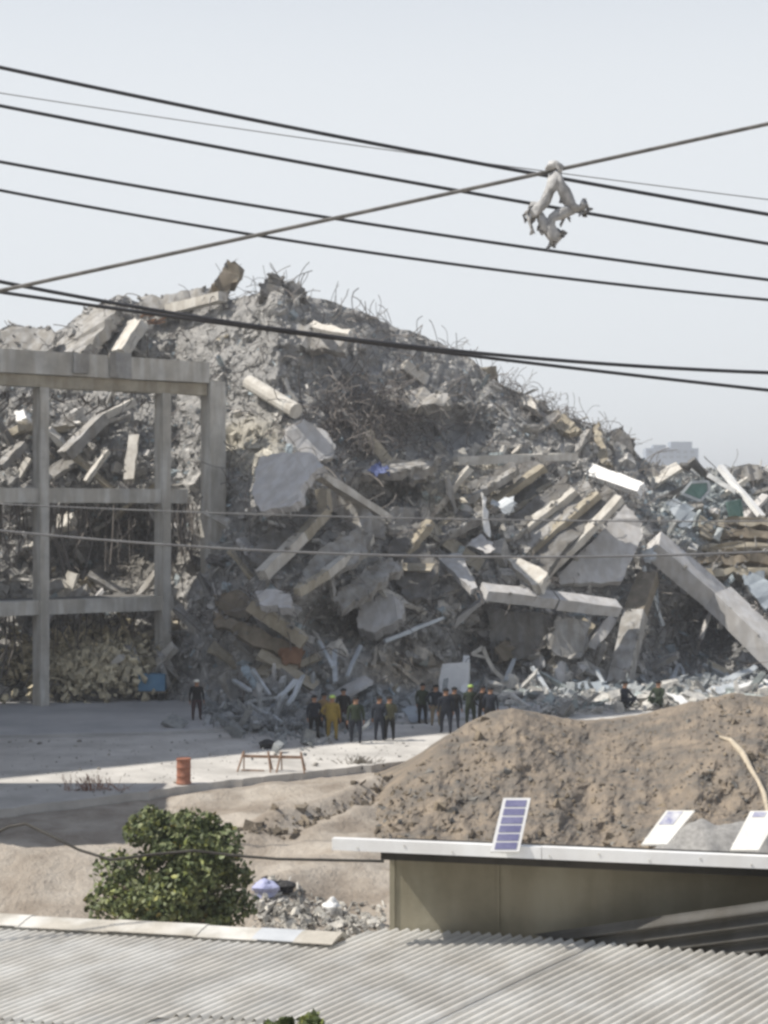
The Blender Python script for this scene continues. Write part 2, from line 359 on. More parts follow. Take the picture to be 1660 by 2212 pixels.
def sample_heap(n, x0=-60, x1=1720):
    px = rng.uniform(x0, x1, n); t = rng.random(n)**.95
    ys_ = np.interp(px, *zip(*RIDGE)); yt = np.interp(px, *zip(*TOE)); py = yt+(ys_-yt)*t
    return px, py
n = 18500
px, py = sample_heap(n)
keep = rng.random(n) > .75*np.exp(-(((px-950)/110)**2+((py-930)/42)**2)); px, py = px[keep], py[keep]; n = len(px)
size = np.clip(.10*rng.pareto(2.2, n)+.10, .07, .8); size[py < 880] *= .8
d = heapD(px, py)+fbm(px/55*.9, py/55*.9, 31, 5, .55)*1.05 + rng.uniform(-.15, .35, n)
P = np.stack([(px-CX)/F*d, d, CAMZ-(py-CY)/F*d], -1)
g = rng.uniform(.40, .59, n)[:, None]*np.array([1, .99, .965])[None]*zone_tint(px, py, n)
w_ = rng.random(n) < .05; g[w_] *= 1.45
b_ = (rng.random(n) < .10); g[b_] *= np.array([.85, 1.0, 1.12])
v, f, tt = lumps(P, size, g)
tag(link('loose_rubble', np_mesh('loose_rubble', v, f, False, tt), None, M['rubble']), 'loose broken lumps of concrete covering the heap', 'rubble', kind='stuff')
# debris fan over the pavement at the toe
n = 2600
px = rng.uniform(430, 1700, n); yt = np.interp(px, *zip(*TOE)); py = yt + np.abs(rng.normal(0, 1, n))*np.interp(px, [430, 560, 700, 900, 1100, 1700], [14, 26, 24, 20, 14, 16]) - 6
size = np.clip(.08*rng.pareto(2.0, n)+.10, .06, .6)
d = (CAMZ-.32)*F/(py-CY); P = np.stack([(px-CX)/F*d, d, np.full(n, .32)+size*.2], -1)
g = rng.uniform(.24, .5, n)[:, None]*np.array([.93, 1.0, 1.05])[None]
v, f, tt = lumps(P, size, g, .5, .4)
tag(link('scattered_debris', np_mesh('scattered_debris', v, f, False, tt), None, M['rubble']), 'small debris strewn over the pavement before the heap', 'debris', kind='stuff')

n = 1500; px = rng.uniform(1040, 1720, n); py = 1486+rng.random(n)*44*np.interp(px, [1040, 1200, 1400, 1720], [.8, 1.3, 1.0, .6])
d = (CAMZ-.32)*F/(py-CY); sz = np.clip(.09*rng.pareto(2.0, n)+.10, .06, .75)
g = rng.uniform(.3, .72, n)[:, None]*np.array([1., .985, .94])[None]; bl = rng.random(n) < .25; g[bl] *= np.array([.72, .82, .86])
v, f, tt = lumps(np.stack([(px-CX)/F*d, d, .32+sz*.15], -1), sz, g, 1.2, .35)
tag(link('pale_debris', np_mesh('pale_debris', v, f, False, tt), None, M['rubble']), 'pale flat debris spread between the dirt mound and the heap', 'debris', kind='stuff')
n = 900; px = rng.normal(590, 62, n); h_ = np.abs(rng.normal(0, 1, n)); py = 1568-h_*26
d = (CAMZ-.32)*F/(1572-CY)+h_*1.6+rng.normal(0, .5, n); sz = np.clip(.10*rng.pareto(2.0, n)+.10, .06, .8)
g = rng.uniform(.26, .52, n)[:, None]*np.array([.94, .99, 1.03])[None]
v, f, tt = lumps(np.stack([(px-CX)/F*d, d, CAMZ-(py-CY)/F*d], -1), sz, g, .4, .5)
tag(link('metal_scrap', np_mesh('metal_scrap', v, f, False, tt), None, M['rubble']), 'bluish metal scrap piled at the left foot of the heap', 'scrap', kind='stuff')

# bent reinforcing bars, one tangle
mb = MB()
def strand(px, py, L, r, out=.5, up=.3, curl=.6):
    D0 = hd(px, py)-.1; p = W(px, py, D0)
    d = Vector((random.gauss(0, 1), -abs(random.gauss(out, .5)), random.gauss(up, .8))).normalized()
    pts = [p.copy()]; ax = Vector((random.gauss(0, 1), random.gauss(0, 1), random.gauss(0, 1))).normalized()
    for k in range(6):
        d = (Quaternion(ax, random.gauss(curl*.5, .25)) @ d).normalized(); d.z -= .08; p = p + d*(L/6); pts.append(p.copy())
    mb.tube(pts, r, 3)
for k in range(1100):
    x, y = sample_heap(1); strand(float(x[0]), float(y[0]), random.uniform(.8, 2.6), random.uniform(.016, .032))
for k in range(520):
    x = random.gauss(800, 75); y = random.gauss(905, 45); strand(x, y, random.uniform(1, 3), random.uniform(.016, .03), curl=.9)
for k in range(120):
    x = random.uniform(540, 1380); y = float(np.interp(x, *zip(*RIDGE)))+random.uniform(0, 10); strand(x, y, random.uniform(.5, 1.7), random.uniform(.014, .026), 0, .9, .35)
for k in range(120):
    x = random.gauss(1150, 70); y = float(np.interp(x, *zip(*RIDGE)))+random.uniform(0, 14); strand(x, y, random.uniform(1.2, 2.6), random.uniform(.012, .02), 0, 1.1, 1.1)
tag(mb.build('rebar_tangle', M['rebar']), 'tangled bent reinforcing bars sticking out of the heap', 'rebar', kind='stuff')

# ------------------------------------------------------------------ big pieces on the heap
GRIT = []; BARS = []
def add_bars(o, pts_dirs):
    q = MB()
    for p, d in pts_dirs:
        d = Vector(d).normalized(); e = p+d*random.uniform(.2, .5)
        q.tube([p-d*.1, e, e+(d+Vector((random.gauss(0, .5), random.gauss(0, .3), random.gauss(-.3, .5))))*random.uniform(.15, .5)], random.uniform(.014, .022), 3)
    b = q.build('rebar', M['rebar'], o); b['kind'] = 'stuff'; return b
def plate(name, outline, off, nrm, thick, mat, label, cat='slab', group=None, jit=.075, D0=None, sub=6, parent=None):
    cx = sum(p[0] for p in outline)/len(outline); cy = sum(p[1] for p in outline)/len(outline)
    if D0 is None: D0 = hd(cx, cy)-off
    P0 = W(cx, cy, D0); n = Vector(nrm).normalized(); C = Vector((0, 0, CAMZ)); k0 = n.dot(P0-C)
    pts = []
    if mat in ('plaster', 'pale', 'white'): jit *= .5
    m = len(outline)
    for i in range(m):
        a, b = outline[i], outline[(i+1) % m]
        for k in range(sub):
            t = k/sub; x = a[0]+(b[0]-a[0])*t; y = a[1]+(b[1]-a[1])*t
            d = Vector(((x-CX)/F, 1, -(y-CY)/F)); s = k0/n.dot(d)
            p = C+d*s
            if jit: p += Vector((random.gauss(0, jit), random.gauss(0, jit), random.gauss(0, jit)))*(1 if k else .4)
            pts.append(p - P0)
    q = len(pts)
    vs = pts+[p-n*(thick*random.uniform(.9, 1.1)) for p in pts]
    if jit: vs += [ ]
    fs = [list(range(q)), list(reversed(range(q, 2*q)))]+[[(i+1) % q, i, i+q, (i+1) % q+q] for i in range(q)]
    me = mesh(name, vs, fs); bm = bmesh.new(); bm.from_mesh(me); bmesh.ops.recalc_face_normals(bm, faces=bm.faces); bmesh.ops.triangulate(bm, faces=[f_ for f_ in bm.faces if len(f_.verts) > 4]); bm.to_mesh(me); bm.free()
    o = link(name, me, parent, M[mat]); o.location = P0
    if parent is None: tag(o, label, cat, group)
    if thick > .15:
        GRIT.append(([P0+p for p in pts], n, mat))
        ks = random.sample(range(q), min(7, q)); cen = sum(pts, Vector())/q
        add_bars(o, [(pts[k]-n*thick*.5, pts[k]-cen+Vector((0, -.2, 0))) for k in ks])
    return o
def beam(name, a, b, w, h, mat, label, cat='beam', off=.5, offb=None, up=(0, 0, 1), jit=.03, segs=5, group=None, Da=None, Db=None):
    Da = hd(*a)-off if Da is None else Da; Db = hd(*b)-(off if offb is None else offb) if Db is None else Db
    p1 = W(a[0], a[1], Da); p2 = W(b[0], b[1], Db); c = (p1+p2)/2
    q = MB(); q.bar(p1-c, p2-c, w, h, up, jit, segs)
    o = q.build(name, M[mat]); o.location = c
    if w > .3:
        d = (p2-p1).normalized(); side = d.cross(Vector(up)); side.normalize(); u_ = side.cross(d).normalized()
        GRIT.append(([p1+side*w*.5+u_*h*.5, p1-side*w*.5+u_*h*.5, p2-side*w*.5+u_*h*.5, p2+side*w*.5+u_*h*.5], u_, mat))
        add_bars(o, [((p1 if k % 2 else p2)-c+side*random.uniform(-.4, .4)*w+u_*random.uniform(-.4, .4)*h, (-d if k % 2 else d)+Vector((random.gauss(0, .2), random.gauss(0, .2), random.gauss(0, .2)))) for k in range(6)])
    return tag(o, label, cat, group)
FR = (-.25, -.80, .45); UPF = (-.15, -.45, .85); LF = (-.62, -.55, .55); SH = (.1, -.93, .32)
# crown of the heap
plate('tilted_block', [(459, 616), (490, 560), (529, 581), (492, 634)], .3, (.2, -.9, .35), 1.0, 'brown', 'olive brown pillar stump jutting up at the very top of the heap', 'pillar')
plate('roof_slab', [(300, 640), (380, 632), (462, 618), (484, 616), (478, 640), (380, 668), (306, 668)], .8, (-.1, -.85, .5), .5, 'concrete', 'long grey slab lying level just under the pillar stump at the top')
beam('pale_beam', (366, 668), (482, 640), .55, .5, 'pale', 'pale sunlit beam under the level slab near the top', off=1.5)
plate('white_slab', [(266, 690), (304, 690), (262, 754), (222, 757)], .9, (-.7, -.35, .6), .5, 'pale', 'bright cream slab leaning above the roof of the standing frame')
plate('sloping_slab', [(130, 714), (196, 664), (254, 668), (222, 712), (176, 764), (100, 760)], .9, (-.45, -.5, .74), .6, 'concrete', 'wide grey slab sloping down to the roof of the standing frame')
plate('dark_slab', [(222, 706), (256, 670), (288, 676), (236, 736), (186, 766), (178, 764)], .4, (.5, -.8, .3), .4, 'darkconc', 'dark narrow slab between the cream slab and the wide sloping slab')
plate('grey_slab', [(0, 716), (28, 697), (120, 716), (110, 760), (0, 762)], 1.2, (0, -.75, .66), .5, 'concrete', 'low grey slab behind the roof edge at the far left')
mb = MB()
for k in range(9):
    a = W(random.uniform(298, 350), random.uniform(680, 700), hd(320, 690)-1.2); mb.bar(a, a+Vector((random.uniform(.2, .8), -.2, random.uniform(-.1, .5))), .10, .06)
tag(mb.build('rusty_steel', M['rust']), 'rusty orange steel bars beside the bright cream slab', 'steel')
plate('broken_stub', [(560, 640), (572, 604), (590, 586), (612, 600), (604, 640)], .4, SH, .8, 'darkconc', 'dark jagged concrete stub on the peak right of the pillar stump', 'concrete stub')
plate('broken_stub', [(616, 632), (628, 606), (648, 612), (662, 640), (640, 650)], .5, SH, .8, 'darkconc', 'smaller dark jagged stub just right of the peak', 'concrete stub')
plate('floor_slab', [(604, 712), (632, 694), (752, 714), (746, 762), (604, 742)], 1.3, (-.1, -.9, .42), .6, 'concrete', 'thick grey slab under the black wires right of the peak')
plate('slab_edge', [(630, 690), (640, 688), (758, 711), (752, 722), (632, 702)], 2.1, (-.45, -.25, .86), .3, 'pale', 'pale strip coloured as the lit top edge of the thick grey slab under the wires')  # light on the slab's top edge put into a pale strip
# middle
q = MB(); a = W(538, 826, hd(538, 826)-1.0); b = W(640, 888, hd(640, 888)-1.6); c_ = (a+b)/2; q.tube([a-c_, (a-c_)*.55+(b-c_)*.45*0, b-c_], .36, 12)
col_ = q.build('fallen_column', M['pale'], None, False); col_.location = c_; tag(col_, 'cream fallen round column lying on the middle of the heap', 'column')
beam('small_beam', (872, 788), (920, 822), .55, .55, 'pale', 'short cream beam stub high on the right slope', off=.7)
plate('dusty_plate', [(842, 846), (890, 838), (972, 852), (968, 870), (900, 880), (846, 872)], .9, (-.3, -.6, .74), .4, 'concrete', 'dusty grey plate above the dark hollow on the right slope')
plate('round_slab', [(618, 920), (656, 905), (706, 932), (725, 962), (720, 990), (684, 994), (640, 980), (612, 950)], .9, (.25, -.85, .45), .35, 'plaster', 'blue grey rounded slab piece, upper of the two smooth slabs')
plate('round_slab', [(563, 986), (610, 976), (676, 980), (699, 1006), (668, 1030), (652, 1050), (651, 1082), (627, 1094), (590, 1098), (562, 1104), (543, 1066), (551, 1014)], 1.5, (-.40, -.62, .68), .35, 'plaster', 'big smooth pale grey slab piece, lower of the two smooth slabs')
plate('ledge_slab', [(722, 1006), (800, 1002), (880, 996), (948, 988), (930, 1010), (850, 1022), (730, 1026)], 1.6, (-.1, -.55, .82), .45, 'concrete', 'flat ledge of slab carrying a blue tarpaulin')
plate('leaning_slab', [(880, 1008), (952, 988), (930, 1024), (880, 1046)], 1.4, (-.2, -.8, .5), .3, 'concrete', 'grey slab tilting at the right end of the ledge')
plate('blue_tarpaulin', [(800, 1006), (822, 998), (838, 1008), (842, 1026), (822, 1020), (804, 1022)], 2.3, (-.1, -.8, .6), .05, 'tarp', 'crumpled dark blue tarpaulin scrap on the slab ledge', 'tarpaulin')
plate('wall_panel', [(694, 1034), (832, 1122), (832, 1168), (760, 1142), (694, 1086)], 1.7, (-.05, -.97, .22), .3, 'concrete', 'shaded grey wall panel under the slanting beam left of centre', 'wall panel')
beam('slanting_beam', (688, 1024), (834, 1120), .7, .34, 'pale', 'long pale beam slanting down from the smooth slabs', off=2.1, up=(-.3, -.3, .9))  # lit top of the wall below, light put into pale colour
# bent slab, lit edge put into lighter colours
for i, (a, b) in enumerate([((698, 1058), (702, 1108)), ((702, 1106), (650, 1164)), ((652, 1160), (566, 1242))]):
    beam('bent_slab_edge', a, b, .55, .45, ('warm', 'warm', 'pale')[i], ('upper', 'middle', 'lower')[i]+' piece of the slab edge curling down below the smooth slabs', 'slab edge', off=1.9, up=(-.4, -.4, .8))
plate('tilted_slab', [(560, 1160), (640, 1100), (690, 1100), (640, 1165), (566, 1235), (530, 1200)], .7, (.1, -.8, .6), .4, 'darkconc', 'dark slab lying behind the curling slab edge')
plate('tilted_slab', [(640, 1272), (682, 1196), (772, 1140), (806, 1160), (796, 1192), (706, 1246), (642, 1280)], 1.6, (.15, -.75, .64), .4, 'concrete', 'shaded slab dipping left, in the middle of the cracked slabs')
beam('edge_strip', (642, 1280), (706, 1240), .35, .4, 'warm', 'lower half of the lit rim of the shaded dipping slab', 'slab edge', off=2.2)  # lit rim put into a warm colour
beam('edge_strip', (704, 1240), (802, 1164), .35, .4, 'pale', 'brighter upper half of the lit rim of the shaded dipping slab', 'slab edge', off=2.2)  # stronger light on this half put into a paler colour
plate('tilted_slab', [(716, 1292), (790, 1226), (850, 1206), (872, 1226), (812, 1268), (742, 1314)], 1.3, (.05, -.7, .7), .5, 'concrete', 'broken slab below the dipping slab with rebar hanging')
plate('boulder_slab', [(776, 1304), (835, 1279), (872, 1300), (870, 1335), (808, 1367), (772, 1355)], 2.6, (-.1, -.86, .5), .8, 'plaster', 'smooth grey boulder like slab above the dark hollow at the centre')
plate('dust_slope', [(830, 1180), (910, 1170), (950, 1210), (930, 1290), (880, 1300), (860, 1260)], .9, (-.1, -.8, .6), .5, 'darkconc', 'dusty rough lump right of the broken slab with rebar')
plate('hanging_stub', [(832, 1096), (905, 1100), (900, 1160), (880, 1196), (840, 1150)], 1.2, (.2, -.95, .2), .5, 'concrete', 'grey stub hanging at the lower end of the slanting beam', 'concrete stub')
# lower left
plate('flat_slab', [(552, 1276), (600, 1272), (628, 1284), (632, 1314), (560, 1304)], 1.6, (-.2, -.5, .85), .35, 'plaster', 'small pale slab tip on top of the yellowish beam at lower left')
beam('yellowish_beam', (541, 1306), (660, 1388), .6, .5, 'warm', 'yellowish beam slanting to the ground at the lower left', off=2.0)
plate('brown_slab', [(462, 1322), (540, 1350), (648, 1400), (640, 1424), (560, 1396), (466, 1352)], 1.4, (.1, -.9, .4), .4, 'brown', 'brown slab strip below the yellowish beam')
plate('grey_wall_piece', [(462, 1284), (520, 1276), (560, 1310), (540, 1340), (470, 1324)], 1.0, (.1, -.95, .3), .4, 'brown', 'dull grey wall piece behind the yellowish beam', 'wall piece')
plate('rusty_plate', [(600, 1404), (655, 1396), (652, 1440), (612, 1436)], 1.0, SH, .15, 'rust', 'rusty brown plate beside the foot of the yellowish beam', 'steel plate')
beam('long_pipe', (832, 1385), (956, 1335), .14, .14, 'steel', 'long pale pipe lying slanted above the officers', 'pipe', off=2.6)
# right: stacked floors
beam('top_beam', (986, 996), (1244, 986), .4, .4, 'pale', 'long thin pale beam lying level across the upper right', off=1.3)
plate('white_slab', [(1247, 990), (1391, 1041), (1377, 1061), (1241, 1018)], 1.9, (-.5, -.35, .78), .4, 'white', 'brilliant white slab tipped at the top of the stacked floors')
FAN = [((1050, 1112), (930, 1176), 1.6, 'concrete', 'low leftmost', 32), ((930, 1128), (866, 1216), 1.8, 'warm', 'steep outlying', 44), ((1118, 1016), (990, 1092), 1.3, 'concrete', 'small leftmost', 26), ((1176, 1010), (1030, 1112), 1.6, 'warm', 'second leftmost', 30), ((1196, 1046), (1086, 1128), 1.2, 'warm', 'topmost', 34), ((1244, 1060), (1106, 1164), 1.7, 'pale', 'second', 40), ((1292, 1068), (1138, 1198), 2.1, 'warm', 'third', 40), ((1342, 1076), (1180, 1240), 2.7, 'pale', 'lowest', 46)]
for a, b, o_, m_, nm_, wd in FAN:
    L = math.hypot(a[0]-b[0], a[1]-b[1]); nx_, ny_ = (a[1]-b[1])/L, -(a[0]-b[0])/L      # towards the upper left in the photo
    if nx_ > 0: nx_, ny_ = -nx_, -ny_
    plate('tilted_floor', [(a[0]+nx_*2, a[1]+ny_*2), (a[0]+nx_*wd, a[1]+ny_*wd), (b[0]+nx_*wd, b[1]+ny_*wd), (b[0]+nx_*2, b[1]+ny_*2)], o_-.25, (-.30, -.72, .62), .35, 'darkconc' if nm_ != 'third' else 'concrete', nm_+' dark floor slab in the fan of tilted slabs at the right', 'floor slab', D0=hd((a[0]+b[0])/2, (a[1]+b[1])/2)-o_+.25)  # shade of the upper faces put into dark concrete colour
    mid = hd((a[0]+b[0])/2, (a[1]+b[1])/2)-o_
    beam('painted_lit_rim', b, a, .45, .36, m_, nm_+' broken rim coloured as lit in the fan of tilted slabs at the right', 'slab edge', Da=mid-.25, Db=mid+.25, up=(-.35, -.5, .8), segs=9, jit=.05)  # light along the rim put into its paler concrete colour
plate('smooth_slab', [(1352, 1088), (1384, 1128), (1390, 1156), (1344, 1256), (1212, 1262), (1206, 1242), (1300, 1150)], 1.9, (.12, -.84, .52), .4, 'plaster', 'big smooth slab in shade at the foot of the tilted fan')
plate('cream_block', [(1094, 1208), (1116, 1200), (1186, 1238), (1166, 1266), (1150, 1264)], 2.6, (-.3, -.5, .8), .5, 'pale', 'cream block resting on the left end of the long level beam', 'concrete block')
plate('blue_grey_slab', [(942, 1200), (996, 1194), (1032, 1268), (1018, 1274)], 1.8, (.1, -.5, .86), .3, 'plaster', 'narrow light slab sloping to the left end of the level beam')
beam('edge_beam', (1046, 1278), (1196, 1296), .8, .55, 'plaster', 'left half of the long level beam over the torn wall', off=2.7, up=(-.05, -.5, .86))
beam('edge_beam', (1200, 1297), (1334, 1314), .8, .55, 'plaster', 'right half of the long level beam over the torn wall', off=2.7, up=(-.05, -.5, .86))
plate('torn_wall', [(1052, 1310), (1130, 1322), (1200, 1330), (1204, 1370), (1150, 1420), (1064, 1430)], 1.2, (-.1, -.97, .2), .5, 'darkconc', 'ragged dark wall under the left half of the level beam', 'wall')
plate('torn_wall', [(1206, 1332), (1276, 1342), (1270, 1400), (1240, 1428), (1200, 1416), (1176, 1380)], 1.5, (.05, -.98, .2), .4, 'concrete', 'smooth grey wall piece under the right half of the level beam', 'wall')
plate('rust_stain_block', [(1066, 1400), (1100, 1380), (1110, 1420), (1084, 1430)], 2.0, SH, .3, 'brown', 'small brownish block at the foot of the ragged wall', 'concrete block')
beam('leaning_pillar', (1402, 1246), (1372, 1330), 1.0, .8, 'brown', 'upper part of the brown pillar right of the level beam', 'pillar', off=2.0)
beam('leaning_pillar', (1374, 1326), (1338, 1482), 1.0, .8, 'concrete', 'lower part of the shaded pillar standing on the ground', 'pillar', off=2.2, offb=.8)
beam('girder', (1412, 1176), (1558, 1300), 1.5, 1.0, 'plaster', 'upper length of the great diagonal girder at the right', 'girder', off=2.8, up=(.3, -.5, .8))
beam('girder', (1552, 1290), (1700, 1432), 1.6, 1.05, 'plaster', 'lower length of the great diagonal girder running out of frame', 'girder', off=3.0, up=(.3, -.5, .8))
for i in range(5):
    y = 1118+i*27
    plate('layered_slab', [(1524-i*8, y+6), (1600, y-2), (1720, y+2), (1720, y+18), (1600, y+16), (1520-i*8, y+17)], 1.5+i*.12, (0, -.95, .3), 1.2, 'warm' if i % 2 == 0 else 'brown', ('topmost', 'second', 'third', 'fourth', 'lowest')[i]+' layer of the pancaked floors at the right edge', 'floor slab')
plate('dark_boulder', [(1312, 930), (1340, 924), (1372, 950), (1376, 984), (1330, 988), (1308, 960)], .5, SH, 1.2, 'darkconc', 'dark boulder of concrete on the right end of the ridge', 'boulder')
plate('curved_fin', [(1282, 912), (1296, 918), (1312, 980), (1322, 1000), (1300, 1004), (1284, 960)], 1.0, (-.5, -.7, .5), .3, 'warm', 'upright light fin of concrete beside the dark boulder', 'concrete fin')
plate('crest_slab', [(1118, 846), (1150, 856), (1160, 884), (1130, 872)], .6, (-.6, -.4, .7), .3, 'pale', 'small sunlit slab on the right crest')
plate('crest_slab', [(1150, 872), (1215, 894), (1255, 925), (1232, 936), (1165, 908)], .6, (-.2, -.7, .65), .4, 'warm', 'long dusty slab lying along the right crest')
plate('grey_block', [(1395, 1012), (1440, 1004), (1448, 1026), (1400, 1034)], .9, SH, .6, 'concrete', 'grey block beneath the distant building at the right', 'concrete block')
plate('grey_block', [(1580, 1012), (1640, 1004), (1656, 1034), (1590, 1040)], .9, SH, .8, 'concrete', 'bluish grey block on the far right crest', 'concrete block')
beam('truss_chord', (1556, 1008), (1648, 1118), .3, .3, 'white', 'white steel chord slanting over the right debris', 'steel beam', off=1.6)
beam('truss_chord', (1530, 1026), (1590, 1062), .25, .25, 'white', 'short white steel piece crossing the white chord', 'steel beam', off=1.5)
# window frames & sheets
def frame_loop(pts, off, r, mat, label, glass=None):
    c = W(*pts[0], hd(*pts[0])-off); loop = [W(x, y, hd(*pts[0])-off+random.uniform(-.15, .15))-c for x, y in pts]
    root = empty('window_frame', c); tag(root, label, 'window frame')
    q = MB()
    for i in range(len(loop)): q.bar(loop[i], loop[(i+1) % len(loop)], r, r)
    q.build('frame', M[mat], root)
    if glass:
        me = mesh('pane', [p+Vector((0, .02, 0)) for p in loop]+[p+Vector((0, .035, 0)) for p in loop], [list(range(len(loop))), list(reversed(range(len(loop), 2*len(loop))))])
        link('pane', me, root, M[glass])
frame_loop([(1474, 1066), (1494, 1042), (1530, 1040), (1532, 1060), (1514, 1082)], 1.8, .14, 'steel', 'bent pale window frame with green glass on the right debris', 'green_glass')
frame_loop([(1570, 1086), (1600, 1080), (1608, 1130), (1584, 1140)], 1.8, .08, 'green_glass', 'dark green window frame above the pancaked floors', 'green_glass')
plate('metal_sheet', [(1440, 1086), (1462, 1078), (1500, 1096), (1494, 1140), (1470, 1138), (1458, 1116)], 1.7, (-.2, -.85, .5), .06, 'blue_sheet', 'blue grey crumpled sheet above the diagonal girder', 'metal sheet')
plate('metal_sheet', [(1386, 1190), (1412, 1182), (1416, 1210), (1394, 1216)], 3.0, (-.3, -.8, .5), .05, 'steel', 'small pale sheet at the top end of the diagonal girder', 'metal sheet')
plate('metal_sheet', [(1606, 1240), (1650, 1232), (1690, 1300), (1656, 1320), (1620, 1276)], 2.0, (-.1, -.8, .6), .06, 'blue_sheet', 'dark blue grey sheet above the lower girder at the right edge', 'metal sheet')
plate('metal_sheet', [(1040, 1064), (1052, 1080), (1060, 1160), (1046, 1150)], 2.4, (.3, -.9, .2), .06, 'white', 'narrow white sheet standing on the lit rubble', 'metal sheet')
plate('metal_sheet', [(1060, 1084), (1110, 1070), (1116, 1096), (1092, 1110)], 2.2, (-.2, -.7, .7), .05, 'steel', 'bent pale sheet behind the standing white sheet', 'metal sheet')
plate('metal_sheet', [(1006, 1180), (1040, 1152), (1072, 1186), (1060, 1192)], 2.6, (-.2, -.6, .8), .05, 'plaster', 'pale flat sheet at the foot of the standing white sheet', 'metal sheet')
beam('steel_strut', (1392, 1224), (1432, 1352), .16, .16, 'steel', 'pale strut hanging below the top of the girder', 'strut', off=2.6)
beam('steel_strut', (1414, 1240), (1426, 1340), .2, .1, 'blue_sheet', 'bluish strut hanging beside the pale strut', 'strut', off=2.3)
beam('torn_strip', (1540, 1310), (1514, 1380), .35, .1, 'plaster', 'torn strip hanging under the girder joint', 'strip', off=2.8)
beam('torn_strip', (1560, 1322), (1556, 1358), .25, .12, 'plaster', 'short torn strip hanging right of the girder joint', 'strip', off=2.8)
# foot of the heap
plate('white_board', [(956, 1434), (1014, 1430), (1012, 1478), (1008, 1496), (950, 1498), (948, 1470)], 2.5, (-.25, -.93, .25), .25, 'white', 'square white panel standing behind the officers', 'panel', jit=.02)
beam('white_post', (1008, 1420), (1002, 1520), .3, .2, 'white', 'white post at the right side of the square white panel', 'post', off=3.0)
q = MB()
pp = [W(x, y, hd(1040, 1460)-2.0) for x, y in [(1020, 1414), (1044, 1398), (1052, 1420), (1066, 1446), (1090, 1470)]]; c_ = pp[2].copy()
for a, b in zip(pp, pp[1:]): q.bar(a-c_, b-c_, .18, .18)
q.bar(pp[0]-c_, pp[2]-c_, .12, .12)
o = q.build('bent_steel_frame', M['pale']); o.location = c_; tag(o, 'bent pale steel frame beside the square white panel', 'steel frame')
plate('cream_block', [(1086, 1460), (1112, 1456), (1122, 1488), (1080, 1490)], 1.6, (-.4, -.8, .4), .6, 'pale', 'upright cream block right of the bent steel frame', 'concrete block')
plate('cream_slab', [(1054, 1494), (1130, 1494), (1120, 1506), (1076, 1514), (1056, 1508)], 2.2, (-.2, -.5, .85), .3, 'pale', 'flat cream slab right of the officers')
plate('grey_wedge', [(1205, 1432), (1222, 1428), (1222, 1476), (1193, 1476)], 1.6, (-.2, -.95, .2), .4, 'plaster', 'blue grey wedge standing upright before the ragged wall', 'concrete wedge')
sticks = [((545, 1447), (583, 1500), 'pale thick stick leaning left at the front of the debris'), ((656, 1460), (624, 1522), 'pale stick leaning right at the front of the debris'),
 ((640, 1470), (606, 1506), 'shorter stick beside the right leaning stick'), ((541, 1515), (598, 1507), 'pale flat bar lying level in the front debris'), ((779, 1395), (750, 1460), 'pale stick leaning above the yellow jacket worker'),
 ((723, 1406), (724, 1474), 'upright pale post above the yellow jacket worker'), ((505, 1470), (540, 1492), 'bluish bar at the left of the front debris'), ((556, 1530), (610, 1560), 'bluish plank lying flat near the left officers'),
 ((690, 1384), (720, 1440), 'pale bar leaning beside the rusty plate'), ((1112, 1424), (1092, 1470), 'pale stick leaning by the upright cream block'), ((1150, 1440), (1190, 1500), 'grey bar leaning left of the blue grey wedge'),
 ((1290, 1448), (1304, 1476), 'short bar standing left of the shaded pillar'), ((1466, 1436), (1452, 1476), 'left leg of the small trestle before the dark cave'), ((1470, 1436), (1484, 1474), 'right leg of the small trestle before the dark cave')]
for a, b, l in sticks:
    beam('debris_bar', a, b, random.uniform(.12, .2), random.uniform(.08, .14), 'steel', l, 'bar', off=2.0, offb=2.2, segs=3)
for pts, m, l in [([(560, 1525), (640, 1512), (664, 1560), (600, 1585)], 'blue_sheet', 'blue grey sheet flat on the ground left of the officers'),
                  ([(1240, 1474), (1300, 1470), (1330, 1492), (1250, 1496)], 'blue_sheet', 'bluish sheet on the ground before the shaded pillar'),
                  ([(1500, 1492), (1560, 1480), (1600, 1470), (1590, 1490), (1540, 1506)], 'steel', 'pale crumpled sheet at the right behind the dirt mound'),
                  ([(1590, 1480), (1650, 1466), (1680, 1480), (1610, 1500)], 'white', 'white sheet by the right edge behind the dirt mound'),
                  ([(1440, 1496), (1476, 1504), (1500, 1530), (1480, 1530)], 'white', 'white strip right of the two crouching officers'),
                  ([(1536, 1474), (1630, 1438), (1634, 1446), (1560, 1480)], 'steel', 'long bent sheet curling up under the girder at the right'),
                  ([(870, 1530), (910, 1524), (930, 1552), (890, 1560)], 'blue_sheet', 'blue grey sheet on the ground between the two groups of officers')]:
    cy_ = sum(p[1] for p in pts)/len(pts)
    plate('metal_sheet', pts, 0, (.05, -.35, .93), .05, m, l, 'metal sheet', jit=.05, D0=GD(cy_, .55))
